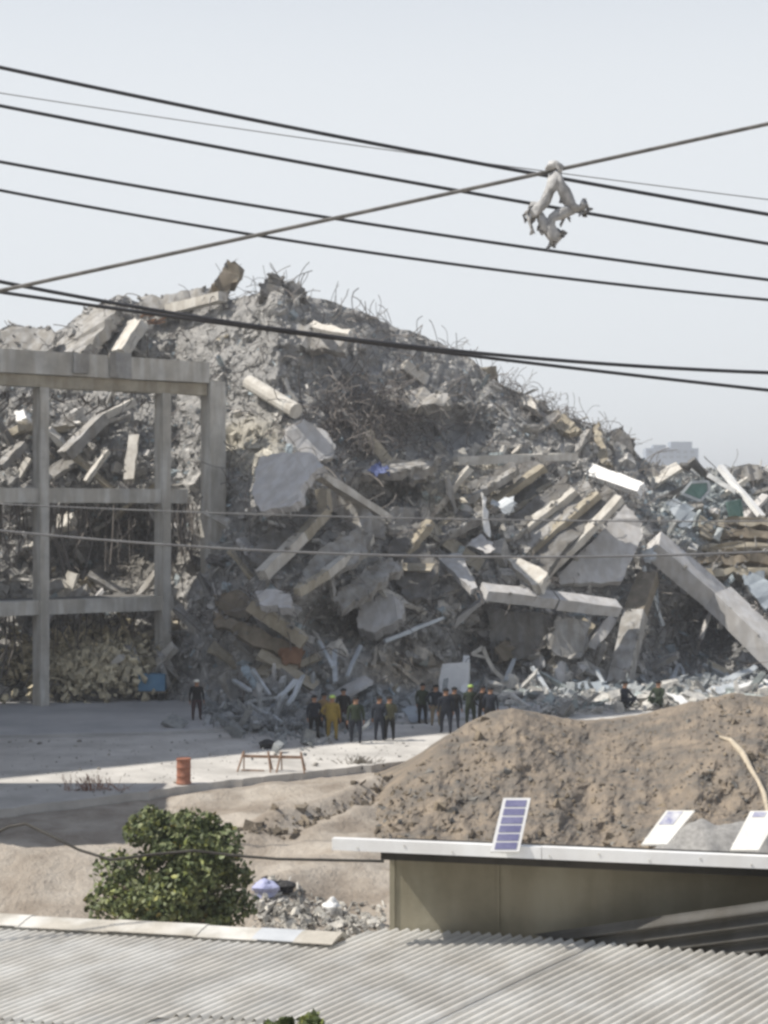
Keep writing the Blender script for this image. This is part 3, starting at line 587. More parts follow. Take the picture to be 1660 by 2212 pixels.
# inside the standing frame
for a, b, w, m, l in [((140, 985), (222, 902), .8, 'concrete', 'grey beam leaning inside the top storey of the frame'), ((224, 900), (290, 868), .5, 'pale', 'sunlit beam high inside the top storey of the frame'),
                      ((290, 944), (278, 1040), .5, 'pale', 'upright white column piece inside the top storey'), ((0, 1010), (50, 960), .5, 'concrete', 'short beam leaning at the far left inside the top storey'),
                      ((186, 1040), (232, 975), .3, 'pale', 'thin pale beam leaning low inside the top storey')]:
    beam('leaning_beam', a, b, w, w*.7, m, l, off=1.6)
plate('white_chunk', [(30, 890), (52, 884), (56, 902), (36, 910)], 1.4, (-.6, -.5, .6), .4, 'white', 'white chunk seen through the far left bay', 'concrete chunk')
plate('cream_chunk', [(120, 1112), (158, 1106), (150, 1132), (122, 1142)], 3.0, (-.6, -.6, .5), .4, 'pale', 'cream chunk hanging under the second floor of the frame', 'concrete chunk')

def keep_clear(x, y):
    return any(a < x < b and c < y < d for a, b, c, d in ((520, 745, 890, 1120), (1000, 1400, 985, 1340), (1395, 1660, 1150, 1420), (540, 860, 1130, 1380), (520, 660, 805, 905), (440, 540, 540, 660), (930, 1040, 1400, 1520)))
# medium fragments, copied individuals
protos = []
for k in range(14):
    asp = (random.uniform(.8, 1.3), random.uniform(.6, 1.0), random.uniform(.16, .5))
    bm = bmesh.new(); bmesh.ops.create_cube(bm, size=1); bmesh.ops.subdivide_edges(bm, edges=bm.edges[:], cuts=2, use_grid_fill=True)
    for v_ in bm.verts:
        v_.co = Vector((v_.co.x*asp[0]*random.uniform(.72, 1.15), v_.co.y*asp[1]*random.uniform(.72, 1.15), v_.co.z*asp[2]*random.uniform(.8, 1.15)))
    me = bpy.data.meshes.new('concrete_fragment'); bm.to_mesh(me); bm.free()
    me.materials.append(M[('concrete', 'concrete', 'plaster', 'darkconc', 'warm', 'pale', 'concrete')[k % 7]]); protos.append(me)
fl = 'rough grey concrete fragment lying among many on the heap'
first = None
for k in range(140):
    x, y = sample_heap(1, -20, 1680); x = float(x[0]); y = float(y[0])
    if (y < 860 and k % 3) or keep_clear(x, y) or ((x-950)/110)**2+((y-930)/45)**2 < 1: continue
    if first is None:
        first = bpy.data.objects.new('concrete_fragment', protos[0]); COL.objects.link(first); o = first
    else:
        o = first.copy(); o.data = protos[k % 14]; COL.objects.link(o)
    s = random.uniform(.5, 1.15); o.scale = (s, s, s)
    o.location = W(x, y, hd(x, y)+random.uniform(-.5, .2)); o.rotation_euler = (random.gauss(0, .6), random.gauss(.3, .6), random.uniform(0, 6.28))
    tag(o, fl, 'concrete fragment', 'concrete fragments lying on the heap')

gp, gs, gc = [], [], []
for pts, n_, mat in GRIT:
    cen = sum(pts, Vector())/len(pts); tone = {'pale': .50, 'warm': .36, 'white': .55, 'brown': .2, 'darkconc': .2}.get(mat, .33)
    few = .25 if mat in ('pale', 'white', 'plaster') else .8
    for i in range(len(pts)):                      # crumbs along the broken edge
        a, b = pts[i], pts[(i+1) % len(pts)]; L = (b-a).length
        for k in range(int((L*4.0*random.random()+random.random())*few)):
            p = a.lerp(b, random.random())+(cen-a)*random.uniform(-.05, .05)
            gp.append(p); gs.append(random.uniform(.07, .26)); gc.append(random.uniform(.75, 1.15)*min(tone, .36))
    if n_.z > .35:
        for i in range(len(pts)):                  # crumbs lying on top
            a, b = pts[i], pts[(i+1) % len(pts)]; ar = (a-cen).cross(b-cen).length*.5
            for k in range(int((ar*5*random.random()+random.random())*few)):
                r1 = math.sqrt(random.random()); r2 = random.random()
                gp.append(cen+(a-cen)*r1*(1-r2)+(b-cen)*r1*r2+n_*.01); gs.append(min(.05*random.paretovariate(2), .24)); gc.append(random.uniform(.7, 1.1)*min(tone, .42))
gc = np.array(gc)[:, None]*np.array([1, .98, .94])[None]
v, f, tt = lumps(np.array([tuple(p) for p in gp]), np.array(gs), gc, .3, .15)
tag(link('crumbs', np_mesh('crumbs', v, f, False, tt), None, M['rubble']), 'concrete crumbs lying on and around the broken slabs', 'crumbs', kind='stuff')

pm = []
for k in range(6):
    q = MB(); q.bar((-.5, 0, 0), (.5, 0, 0), .26, .10, (0, 0, 1), .03, 4); me = mesh('floor_strip', q.v, q.f); me.materials.append(M[('concrete', 'pale', 'darkconc', 'concrete', 'warm', 'plaster')[k]]); pm.append(me)
first = None
for k in range(170):
    x, y = sample_heap(1, 20, 1660); x = float(x[0]); y = float(y[0])
    if y < 900 or keep_clear(x, y) or ((x-950)/120)**2+((y-930)/50)**2 < 1: continue
    if first is None: first = bpy.data.objects.new('floor_strip', pm[0]); COL.objects.link(first); o = first
    else: o = first.copy(); o.data = pm[k % 6]; COL.objects.link(o)
    L = random.uniform(1.3, 3.4); o.scale = (L, L*random.uniform(.6, 1.1), random.uniform(1.6, 3)); tl = random.gauss(R(40), .3)*(1 if (x < 620 and x > 350) or random.random() < .25 else -1)
    o.location = W(x, y, hd(x, y)-random.uniform(.2, .7)); o.rotation_euler = (random.gauss(.5, .35), tl, random.gauss(0, .35))
    tag(o, 'broken strip of floor slab lying slanted among the rubble', 'slab strip', 'broken floor strips slanted on the heap')

# ------------------------------------------------------------------ standing concrete frame
U = Vector((math.cos(R(36)), math.sin(R(38)), 0)); NI = Vector((-math.sin(R(38)), math.cos(R(38)), 0))
A0 = Vector((-14.3, 68.0, 0))
bld = empty('concrete_building', A0, R(36)); tag(bld, 'standing corner frame of the building, open floors with rubble behind', 'building')
def part(name, x0, x1, y0, y1, z0, z1, mat, jit=0):
    q = MB(); lx, lz = x1-x0, z1-z0
    if lx > lz: q.bar((x0, (y0+y1)/2, (z0+z1)/2), (x1, (y0+y1)/2, (z0+z1)/2), y1-y0, lz, (0, 0, 1), .022 if lx < 60 and lz < 2 else 0, max(2, int(lx/1.2)))
    else: q.bar(((x0+x1)/2, (y0+y1)/2, z0), ((x0+x1)/2, (y0+y1)/2, z1), lx, y1-y0, (0, 1, 0), .012 if lx < 2 else 0, max(2, int(lz/.9)))
    return q.build(name, M[mat], bld)
SP = 5.8
for i in range(-7, 2):
    part('column', i*SP-.2, i*SP+.2, .0, .8, .3, 13.75, 'frame')
    if i < 1: part('column', i*SP-.3, i*SP+.3, 6.0, 6.6, .3, 13.75, 'frame')
part('corner_column', 7.95, 8.75, -.1, .8, 3.0, 14.4, 'frame')
for z, x1 in ((8.9, 6.9), (4.15, 6.2)):
    part('floor_beam', -44, x1, .12, .55, z, z+.62, 'frame')
    part('floor_slab', -44, x1-.4, .56, 2.6, z+.3, z+.6, 'darkconc')
part('roof_beam', -44, 7.9, .06, .6, 13.76, 14.28, 'warm')
part('parapet', -44, 7.9, -.12, .5, 14.29, 15.25, 'frame')
part('parapet', 1.2, 1.9, -.3, -.125, 14.4, 15.24, 'concrete'); part('parapet', 2.9, 3.9, -.3, -.125, 14.3, 15.4, 'concrete')
part('roof_slab', -44, 7.6, .61, 3.2, 14.3, 14.7, 'frame')
part('roof_slab', -8.5, -3, 3.21, 9, 14.3, 14.7, 'frame')

part('rear_wall', -8.5, -4, 6.7, 6.9, .3, 14.2, 'frame')
part('tower', -62, -8.6, 0.7, 6.5, 15.3, 42.2, 'frame'); part('tower', -62, -8.6, 1.0, 6.5, 4.8, 14.25, 'frame')  # unseen taller block, added to cast the road shadow
q = MB()
for k in range(190):
    x = random.uniform(-6, 8.6); z = random.choice((8.85, 8.85, 13.6, 4.1)) if x < 6 else 8.9; L = random.uniform(.6, 3.4) if z < 13 else random.uniform(.3, 1.0)
    y = random.uniform(.7, 2.5); x2 = x+random.gauss(0, .15)
    q.tube([(x, y, z), (x+random.gauss(0, .12), y, z-L*.5), (x2+random.gauss(0, .25), y, z-L)], random.uniform(.015, .05), 3)
ho = q.build('hanging_rebar', M['rebar'], bld); ho['kind'] = 'stuff'
# dirt inside ground floor, sunlight put into its yellowish tint
n = 1500; px = rng.normal(190, 75, n); py = rng.normal(1430, 34, n)
kp = (px > -10) & (px < 350); px, py = px[kp], py[kp]; n = len(px)
d = heapD(px, py)-rng.uniform(.4, 1.2, n); P = np.stack([(px-CX)/F*d, d, CAMZ-(py-CY)/F*d], -1)
g = rng.uniform(.35, .85, n)[:, None]*np.array([1.0, .90, .66])[None]
v, f, tt = lumps(P, np.clip(.12*rng.pareto(2.4, n)+.14, .1, .5), g, .2, .1)
tag(link('broken_masonry', np_mesh('broken_masonry', v, f, False, tt), None, M['rubble']), 'yellowish broken masonry tinted as sunlit inside the ground floor of the frame', 'rubble', kind='stuff')
# blue handcart by the column
c = G(330, 1512, .32); cart = empty('blue_handcart', c); tag(cart, 'blue box cart parked beside the right column of the frame', 'cart')
q = MB(); q.box((0, 0, .78), (1.15, .7, .72)); q.box((0, -.36, 1.12), (1.2, .03, .06)); q.build('box', M['bluetruck'], cart)
q = MB(); q.box((0, 0, .37), (1.3, .75, .08)); q.bar((.65, 0, .4), (1.05, 0, 1.0), .05, .05); q.build('chassis', M['brown'], cart)
for sx in (-.42, .42):
    for sy in (-.4, .4):
        q = MB(); q.tube([(sx, sy-.05, .17), (sx, sy+.05, .17)], .17, 14); q.build('wheel', M['rubber'], cart)

# ------------------------------------------------------------------ dirt mound and grey gravel
MR = [(700, 1810), (770, 1790), (850, 1702), (905, 1648), (960, 1600), (1010, 1566), (1060, 1542), (1110, 1533), (1150, 1540), (1210, 1552), (1280, 1560), (1340, 1556), (1400, 1546), (1470, 1530), (1540, 1508), (1600, 1498), (1660, 1506), (1760, 1500), (2000, 1540), (2200, 1640)]
pxs = np.arange(700, 2200, 4.0); nt_ = 110; ts = np.linspace(0, 1, nt_)
PXm, Tm = np.meshgrid(pxs, ts)
top = np.interp(PXm, *zip(*MR)) + fbm(PXm/30, PXm*0, 77, 3)*5
bot = np.interp(PXm, [700, 800, 1000, 2200], [1815, 1845, 1900, 1930])
PYm = bot+(top-bot)*Tm
Db = (CAMZ+.15)*F/(bot-CY); Dr = np.interp(PXm, [700, 800, 1000, 1300, 2200], [42.5, 45.5, 51, 54, 54])
Dm = Db+(Dr-Db)*Tm**1.15 + fbm(PXm/60, PYm/60, 81, 5, .5)*1.3*np.sin(np.clip(Tm, 0, 1)*math.pi)**.5 + fbm(PXm/11, PYm/11, 91, 3)*.16
vm = np.stack([(PXm-CX)/F*Dm, Dm, CAMZ-(PYm-CY)/F*Dm], -1)
rows = [vm]; last = vm[-1]
for dy, q_ in [(1, .96), (2.5, .8), (5, .45), (8, -.05)]:
    r_ = last.copy(); r_[:, 1] += dy; r_[:, 2] = last[:, 2]*q_ if q_ > 0 else -.1; rows.append(r_[None])
VM = np.concatenate(rows, 0); a_, b_ = VM.shape[:2]; idx = np.arange(a_*b_).reshape(a_, b_)
f = np.stack([idx[:-1, :-1], idx[:-1, 1:], idx[1:, 1:], idx[1:, :-1]], -1).reshape(-1, 4)
tag(link('dirt_mound', np_mesh('dirt_mound', VM.reshape(-1, 3), f, False), None, M['mound']), 'brown heaped dirt mound', kind='structure')
def moundP(px, py, off=0):
    tp = np.interp(px, *zip(*MR)); bt = np.interp(px, [700, 800, 1000, 2200], [1815, 1845, 1900, 1930]); t = np.clip((bt-py)/(bt-tp), 0, 1)
    db = (CAMZ+.15)*F/(bt-CY); dr = np.interp(px, [700, 800, 1000, 1300, 2200], [42.5, 45.5, 51, 54, 54])
    dd = db+(dr-db)*t**1.15+fbm(px/60, py/60, 81, 5, .5)*1.3*np.sin(t*math.pi)**.5 - off
    return np.stack([(px-CX)/F*dd, dd, CAMZ-(py-CY)/F*dd], -1)
n = 1900; px = rng.uniform(780, 1700, n); tp = np.interp(px, *zip(*MR)); py = tp+(1850-tp)*rng.random(n)**1.0
P = moundP(px, py); g = rng.uniform(.15, .36, n)[:, None]*np.array([1.0, .84, .64])[None]; gg = rng.random(n) < .25; g[gg] = (rng.uniform(.14, .32, gg.sum()))[:, None]*np.array([1, .98, .93])
v, f, tt = lumps(P, np.clip(.035*rng.pareto(2.2, n)+.05, .04, .3), g, .2, .05)
tag(link('dirt_clods', np_mesh('dirt_clods', v, f, False, tt), None, M['rubble']), 'clods and stones on the dirt mound', 'clods', kind='stuff')
hose = [(1556, 1592), (1580, 1600), (1604, 1626), (1622, 1660), (1640, 1690), (1652, 1716), (1664, 1770)]
q = MB(); hp = [Vector(moundP(np.array([float(x)]), np.array([float(y)]), .12)[0]) for x, y in hose]
q.tube(hp, .08, 6, [.04, .08, .11, .08, .07, .08, .07]); tag(q.build('fabric_hose', M['pale_hose'], None, True), 'pale limp hose lying down the right side of the dirt mound', 'hose')
# grey gravel heap behind the shed roof
n = 900; gx = rng.normal(0, .85, n); gy = rng.normal(0, .8, n); c = G(1540, 1870)
zz = np.clip(1.45*np.exp(-(gx**2/1.5+gy**2/1.4)), 0, 2)
xs2 = np.linspace(-3, 3, 60); gxx, gyy = np.meshgrid(xs2, xs2); gzz = 1.55*np.exp(-((np.abs(gxx)/1.9)**3+gyy**2/1.6))+fbm(gxx*2, gyy*2, 55, 4)*.25-.32
gv = np.stack([gxx+1540*0+W(1560, 1800, 38).x, gyy+38, gzz], -1).reshape(-1, 3); idx = np.arange(3600).reshape(60, 60)
f = np.stack([idx[:-1, :-1], idx[:-1, 1:], idx[1:, 1:], idx[1:, :-1]], -1).reshape(-1, 4)
tag(link('gravel_heap', np_mesh('gravel_heap', gv, f, True), None, M['gravel_grey']), 'grey gravel heap between the two white panels', 'gravel', kind='stuff')

# clods along the ruts and rubbish by the tree
n = 300; t_ = rng.random(n); line = [(900, 1690), (760, 1752), (600, 1800), (480, 1815)]
px = np.interp(t_, [0, .4, .8, 1], [p[0] for p in line])+rng.normal(0, 16, n); py = np.interp(t_, [0, .4, .8, 1], [p[1] for p in line])+rng.normal(0, 7, n)
d = CAMZ*F/(py-CY); xx = (px-CX)/F*d; zz = np.array([gz(a, b) for a, b in zip(xx, d)])
g = rng.uniform(.14, .32, n)[:, None]*np.array([1, .86, .68])[None]
v, f, tt = lumps(np.stack([xx, d, zz+.02], -1), np.clip(.05*rng.pareto(2, n)+.06, .04, .32), g, .2, .05)
tag(link('soil_clods', np_mesh('soil_clods', v, f, False, tt), None, M['rubble']), 'dark soil clods turned up along the tyre ruts', 'clods', kind='stuff')
n = 900; px = rng.uniform(545, 830, n); py = rng.normal(1998, 26, n); py = np.clip(py, 1950, 2060)
d = CAMZ*F/(py-CY); xx = (px-CX)/F*d; zz = np.array([gz(a, b) for a, b in zip(xx, d)])
g = rng.uniform(.4, .82, n)[:, None]*np.array([1, .97, .9])[None]; dk = rng.random(n) < .12; g[dk] *= .35
v, f, tt = lumps(np.stack([xx, d, zz+.05], -1), np.clip(.04*rng.pareto(2, n)+.045, .03, .26), g, .3, .2)
tag(link('rubbish', np_mesh('rubbish', v, f, False, tt), None, M['rubble']), 'whitish rubble and rubbish strewn between the tree and the shed', 'rubbish', kind='stuff')
def blob(name, c, size, mat, label, cat, seed=1, rough=.25):
    bm = bmesh.new(); bmesh.ops.create_icosphere(bm, subdivisions=3, radius=1)
    r_ = random.Random(seed)
    for v_ in bm.verts:
        k = 1+rough*(math.sin(v_.co.x*4+seed)+math.sin(v_.co.y*5+seed*2)+math.sin(v_.co.z*6))*.5+r_.uniform(-.06, .06)
        v_.co = Vector((v_.co.x*size[0]*k, v_.co.y*size[1]*k, max(v_.co.z, -.55)*size[2]*k))
    me = bpy.data.meshes.new(name); bm.to_mesh(me); bm.free(); o = link(name, me, None, M[mat]); o.location = Vector(c)+Vector((0, 0, size[2]*.5))
    return tag(o, label, cat)
def onG(px, py):
    p = G(px, py); p.z = gz(p.x, p.y); return p
blob('plastic_bag', onG(574, 1972), (.30, .25, .22), 'lavender', 'lavender plastic bag lying right of the green tree', 'bag', 2)
blob('black_bag', onG(604, 1962), (.32, .2, .16), 'black', 'black bag behind the lavender plastic bag', 'bag', 5)
blob('white_sack', onG(716, 1962), (.18, .16, .22), 'white', 'white sack on the rubbish near the shed wall', 'sack', 7)
blob('black_sack', G(580, 1616, .2), (.36, .3, .2), 'black', 'black sack lying on the road behind the barrier', 'bag', 9)

n = 420; px = rng.uniform(0, 1100, n); py = 1600+rng.random(n)**1.3*120
d = (CAMZ-.2)*F/(py-CY); xx = (px-CX)/F*d; ok_ = d > np.interp(xx, [p.x for p in nearw], [p.y for p in nearw])+.3; xx, d = xx[ok_], d[ok_]; n = len(d)
g = rng.uniform(.22, .5, n)[:, None]*np.array([1, .96, .9])[None]
v, f, tt = lumps(np.stack([xx, d, np.full(n, .21)], -1), np.clip(.025*rng.pareto(2, n)+.03, .02, .2), g, .5, .1)
tag(link('road_grit', np_mesh('road_grit', v, f, False, tt), None, M['rubble']), 'stones and grit strewn over the pale road', 'grit', kind='stuff')

# ------------------------------------------------------------------ road furniture
c = G(397, 1694, .2)
bar = empty('orange_drum', c); tag(bar, 'faded orange drum standing alone on the sunlit road', 'drum')
prof = [(.20, 0), (.235, .02), (.235, .06), (.215, .08), (.215, .24), (.23, .26), (.215, .28), (.215, .50), (.23, .52), (.215, .54), (.215, .74), (.23, .76), (.225, .79)]
q = MB(); S = 24
for r_, z in prof:
    for k in range(S): q.v.append(Vector((r_*math.cos(2*math.pi*k/S), r_*math.sin(2*math.pi*k/S), z)))
for i in range(len(prof)-1):
    for k in range(S): q.f.append([i*S+k, i*S+(k+1) % S, (i+1)*S+(k+1) % S, (i+1)*S+k])
q.f.append(list(reversed(range(S)))); q.build('shell', M['orange'], bar, True)
q = MB(); q.tube([(0, 0, .76), (0, 0, .775)], .21, 24); q.build('lid', M['orange'], bar)
c = G(588, 1666, .2); tr = empty('road_barrier', c, R(-8)); tag(tr, 'low rusty trestle barrier with a dark rail on the sunlit road', 'barrier')
q = MB(); q.bar((-1.0, 0, .46), (.95, 0, .46), .05, .09); q.bar((-.95, -.25, .05), (-.2, -.25, .05), .04, .04); q.build('rail', M['wood'], tr)
for x, lean in ((-.85, .18), (-.2, -.18), (.35, .12), (.85, -.22)):
    for s in (-1, 1):
        q = MB(); q.bar((x-lean*.4, s*.02, .62), (x+lean*s*.2-lean, s*.3, 0), .045, .045); q.build('leg', M['wood'], tr)
for (px, py, w, l, m2) in [(205, 1722, 1.3, 'dry reddish weeds on the dark road edge at the left', 'twig'), (780, 1662, .7, 'brown dried weed clump on the road edge by the mound', 'brown')]:
    c = onG(px, py); root = empty('dry_weeds', c); tag(root, l, 'weeds'); q = MB()
    for k in range(110):
        b = Vector((random.gauss(0, w*.4), random.gauss(0, .12), .0)); h = random.uniform(.2, .75)*(1 if px < 400 else .7)
        q.tube([b, b+Vector((random.gauss(0, .06), 0, h*.5)), b+Vector((random.gauss(0, .16), random.gauss(0, .1), h))], random.uniform(.006, .014), 3)
    q.build('stalks', M[m2], root)['kind'] = 'stuff'
    n = 90; P = np.stack([rng.normal(0, w*.4, n), rng.normal(0, .12, n), rng.uniform(.02, .22, n)], -1)
    v, f, tt = lumps(P, rng.uniform(.05, .14, n), np.full((n, 3), .09)*np.array([1, .8, .6]), .2, .2)
    link('litter', np_mesh('litter', v, f, False, tt), root, M['rubble'])

# ------------------------------------------------------------------ trees
def leaves(center, radii, nleaf, size, clumps, seed):
    r_ = np.random.default_rng(seed)
    cc = r_.normal(size=(clumps, 3)); cc /= np.linalg.norm(cc, axis=1)[:, None]; cc *= (r_.random(clumps)**.35)[:, None]*.88
    cr = r_.uniform(.12, .36, clumps)
    k = r_.integers(0, clumps, nleaf)
    d = r_.normal(size=(nleaf, 3)); d /= np.linalg.norm(d, axis=1)[:, None]
    p = cc[k]+d*(cr[k]*(.55+.5*r_.random(nleaf)))[:, None]
    P = np.array(center)+p*np.array(radii)
    rot = rand_rot(nleaf, .15)
    base = np.array([[0, -.5, 0], [.32, -.1, .06], [.26, .25, .05], [0, .55, 0], [-.26, .25, .05], [-.32, -.1, .06]])
    s = r_.uniform(.7, 1.3, nleaf)*size
    vv = np.einsum('nij,kj->nki', rot, base)*s[:, None, None]+P[:, None]
    ff = np.array([[0, 1, 2, 3], [0, 3, 4, 5]])[None]+(np.arange(nleaf)*6)[:, None, None]
    return vv.reshape(-1, 3), ff.reshape(-1, 4)
def tree(name, base, ztop, center, radii, nleaf, size, clumps, seed, label, upper=None):
    root = empty(name, base); tag(root, label, 'tree'); c = Vector(center)-Vector(base)
    q = MB(); r_ = random.Random(seed)
    q.tube([(0, 0, 0), (.05, 0, c.z*.4), (0, .05, c.z)], .09, 8, [.10, .08, .06])
    for k in range(22):
        a = r_.uniform(0, 6.28); z0 = c.z*r_.uniform(.3, .9); e = Vector((math.cos(a)*radii[0]*.75, math.sin(a)*radii[1]*.75, z0+radii[2]*r_.uniform(0, .8)))
        q.tube([(0, 0, z0), Vector((e.x*.5, e.y*.5, (z0+e.z)/2+.08)), e], .03, 5, [.04, .028, .012])
    q.build('trunk', M['bark'], root, True)
    v, f = leaves(c, radii, nleaf, size, clumps, seed)
    if upper:
        v2, f2 = leaves(Vector(upper[0])-Vector(base), upper[1], upper[2], size, 22, seed+1)
        f = np.concatenate([f, f2+len(v)]); v = np.concatenate([v, v2])
        v2, f2 = leaves(Vector(upper[3])-Vector(base), upper[4], upper[5], size, 18, seed+2)
        f = np.concatenate([f, f2+len(v)]); v = np.concatenate([v, v2])
    nl = len(v)//6; r2 = np.random.default_rng(seed+9); tl = np.ones((nl, 3))*r2.uniform(.75, 1.45, nl)[:, None]
    yl = r2.random(nl) < .10; tl[yl] *= np.array([1.5, 1.4, .9]); dd = r2.random(nl) < .012; tl[dd] *= np.array([1.3, .95, .7])
    link('crown', np_mesh('crown', v, f, False, np.repeat(tl, 6, 0)), root, M['leaf'])
DT = 30.0
ctr = W(372, 1880, DT); b0 = Vector((ctr.x, DT, 0)); b0.z = gz(b0.x, b0.y)
ctr = W(368, 1925, DT)
tree('green_tree', b0, 3, ctr, (1.62, 1.4, 1.08), 7800, .115, 52, 12, 'bushy dark green tree behind the corrugated roof', (W(366, 1832, DT), (1.12, 1.0, .86), 3700, W(440, 1862, DT), (.86, .9, .80), 2200))
c2 = W(650, 2240, 9.0); tree('green_treetop', (c2.x, 9.0, 0), 5, c2, (.24, .2, .14), 500, .06, 8, 8, 'dark tip of a tree just entering at the bottom edge')

# ------------------------------------------------------------------ foreground corrugated roof
zA = CAMZ-(2012-CY)/F*13.0; pA = Vector((-.046, 13.0))
SL = .107
def roofz(x, y): return zA+SL*.7071*((x-pA.x)+(y-pA.y))
def on_roof(px, py):
    dx = (px-CX)/F; dz = -(py-CY)/F; k = SL*.7071
    D = (zA-k*(pA.x+pA.y)-CAMZ)/(dz-k*(dx+1)); return Vector((dx*D, D, CAMZ+dz*D))
rb = empty('corrugated_roof', (-1, 12, 0)); tag(rb, 'long corrugated metal roof with faded ridge caps across the foreground', 'roof')
off = rb.location
UE = [(-300, 1985), (0, 2000), (400, 2022), (740, 2042), (752, 2036), (822, 2016), (900, 2018), (1100, 2030), (1400, 2052), (1660, 2072), (1900, 2090)]
ue = [on_roof(*p) for p in UE]
ab = [((p.x+p.y)*.7071, (p.x-p.y)*.7071) for p in ue]
ub = [a[1] for a in ab]; ua = [a[0] for a in ab]
PITCH = .078
def wave_sheet(b0_, b1_, a_lo, a_hi, dz, amp=.027, na=5):
    nb = int((b1_-b0_)/PITCH*8); bs = np.linspace(b0_, b1_, nb)
    vs = []
    for j in range(na):
        lo = a_lo(bs); hi = a_hi(bs); aa = lo+(hi-lo)*j/(na-1)
        x = (aa+bs)*.7071; y = (aa-bs)*.7071
        ph = bs/PITCH*2*math.pi
        z = zA+SL*.7071*((x-pA.x)+(y-pA.y))+amp*np.cos(ph)+dz+.004*fbm(aa*.9, bs*.9, 19, 2)*3
        vs.append(np.stack([x-off.x, y-off.y, z-off.z], -1))
    vs = np.array(vs); idx = np.arange(na*nb).reshape(na, nb)
    ff = np.stack([idx[:-1, :-1], idx[1:, :-1], idx[1:, 1:], idx[:-1, 1:]], -1).reshape(-1, 4)
    return vs.reshape(-1, 3), ff
top_a = lambda bs: np.interp(bs, ub, ua)
lap = lambda bs: np.interp(bs, ub, ua)-2.0
bmin, bmax = ub[0], ub[-1]
# upper row of sheets split in individual sheets, lower row tucked under it
k = 0; bb = bmin
while bb < bmax:
    e = min(bb+1.02, bmax); dz = .004*(k % 2)
    v, f = wave_sheet(bb, e, lambda b_: lap(b_)-.12, lambda b_: top_a(b_)-.01, dz+.022, na=8); link('roof_sheet', np_mesh('roof_sheet', v, f, True), rb, M['galv'])
    v, f = wave_sheet(bb, e, lambda b_: lap(b_)-5.0, lap, dz, na=14); link('roof_sheet', np_mesh('roof_sheet', v, f, True), rb, M['galv'])
    bb = e-.03 if e < bmax else bmax+1; k += 1
# ridge caps along the upper edge
def cap(px0, py0, px1, py1, mat, w=.2, lift=.06):
    a = on_roof(px0, py0); b = on_roof(px1, py1); q = MB()
    d = (b-a); d.z = 0; d.normalize(); side = Vector((-d.y, d.x, 0))
    if side.y > 0: side = -side
    n = len(q.v)
    prof = [(-.22, -.10), (-.05, .03), (0, .04), (w*.5, .025), (w, .0), (w, -.008), (0, .008), (-.22, -.115)]
    for p in (a, b):
        for s, z in prof: q.v.append(p+side*s+Vector((0, 0, lift+z))-off)
    m = len(prof)
    for i in range(m): q.f.append([i, (i+1) % m, m+(i+1) % m, m+i])
    q.f.append(list(range(m))); q.f.append(list(reversed(range(m, 2*m))))
    o = q.build('ridge_cap', M[mat], rb)
    return o
cx_ = [-300, -130, 60, 250, 440, 570]
for i in range(5):
    yA = np.interp(cx_[i], *zip(*UE)); yB = np.interp(cx_[i+1]+8, *zip(*UE)); cap(cx_[i], yA, cx_[i+1]+8, yB, 'cap', lift=.055+.008*(i % 2))
cap(566, 2031.5, 660, 2037.5, 'capblue', w=.19); cap(656, 2037, 740, 2042, 'cap', w=.21, lift=.06)
# walls carrying the roof
q = MB()
for i in range(len(ue)-1):
    a, b = ue[i]-off, ue[i+1]-off
    dn = Vector((0, -.12, -.12)); n = len(q.v); q.v += [a+dn, b+dn, Vector((b.x, b.y-.12, 0)), Vector((a.x, a.y-.12, 0)), a+dn-Vector((0, .15, 0)), b+dn-Vector((0, .15, 0)), Vector((b.x, b.y-.27, 0)), Vector((a.x, a.y-.27, 0))]
    q.f += [[n, n+1, n+2, n+3], [n+7, n+6, n+5, n+4], [n, n+4, n+5, n+1], [n+3, n+2, n+6, n+7]]
q.build('wall', M['house'], rb)
# lean-to sheet running up beside the shed wall
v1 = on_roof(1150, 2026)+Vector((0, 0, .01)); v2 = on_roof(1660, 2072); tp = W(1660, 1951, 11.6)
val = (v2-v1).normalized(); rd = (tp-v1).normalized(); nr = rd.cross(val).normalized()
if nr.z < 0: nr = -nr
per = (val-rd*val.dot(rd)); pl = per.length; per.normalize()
lt = empty('lean_to_sheet', v1); tag(lt, 'shade-coloured corrugated lean to sheet rising to the right against the shed wall', 'roof')
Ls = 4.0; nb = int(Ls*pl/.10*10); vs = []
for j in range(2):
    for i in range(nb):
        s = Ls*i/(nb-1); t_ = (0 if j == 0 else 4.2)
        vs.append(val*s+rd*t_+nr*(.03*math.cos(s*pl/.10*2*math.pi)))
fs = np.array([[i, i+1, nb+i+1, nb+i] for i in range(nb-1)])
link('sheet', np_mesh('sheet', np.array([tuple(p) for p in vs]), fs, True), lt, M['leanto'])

# ------------------------------------------------------------------ shed with white fascia
f1 = W(720, 1821, 12.5); f2 = W(1660, 1863, 11.84); fd = (f2-f1); fd.z = 0; fd.normalize()
zf = (f1.z+f2.z)/2
shed = empty('shed', (f1.x, f1.y, 0), math.atan2(fd.y, fd.x)); tag(shed, 'olive walled shed with a flat roof and thick white fascia', 'shed')
WYY = .5
def sp(name, x0, x1, y0, y1, z0, z1, mat):
    q = MB(); q.box(((x0+x1)/2, (y0+y1)/2, (z0+z1)/2), (x1-x0, y1-y0, z1-z0)); return q.build(name, M[mat], shed)
for xa, xb in ((0, 1.62), (1.624, 3.30), (3.304, 5.2)): sp('fascia', xa, xb, -.04, 0, zf-.045, zf+.045, 'fascia')
q = MB()
for k in range(14): q.box((.2+k*.37, -.043, zf-.018+.03*(k % 2)), (.012, .006, .012))
fs_ = q.build('fixings', M['galv'], shed); fs_['kind'] = 'stuff'
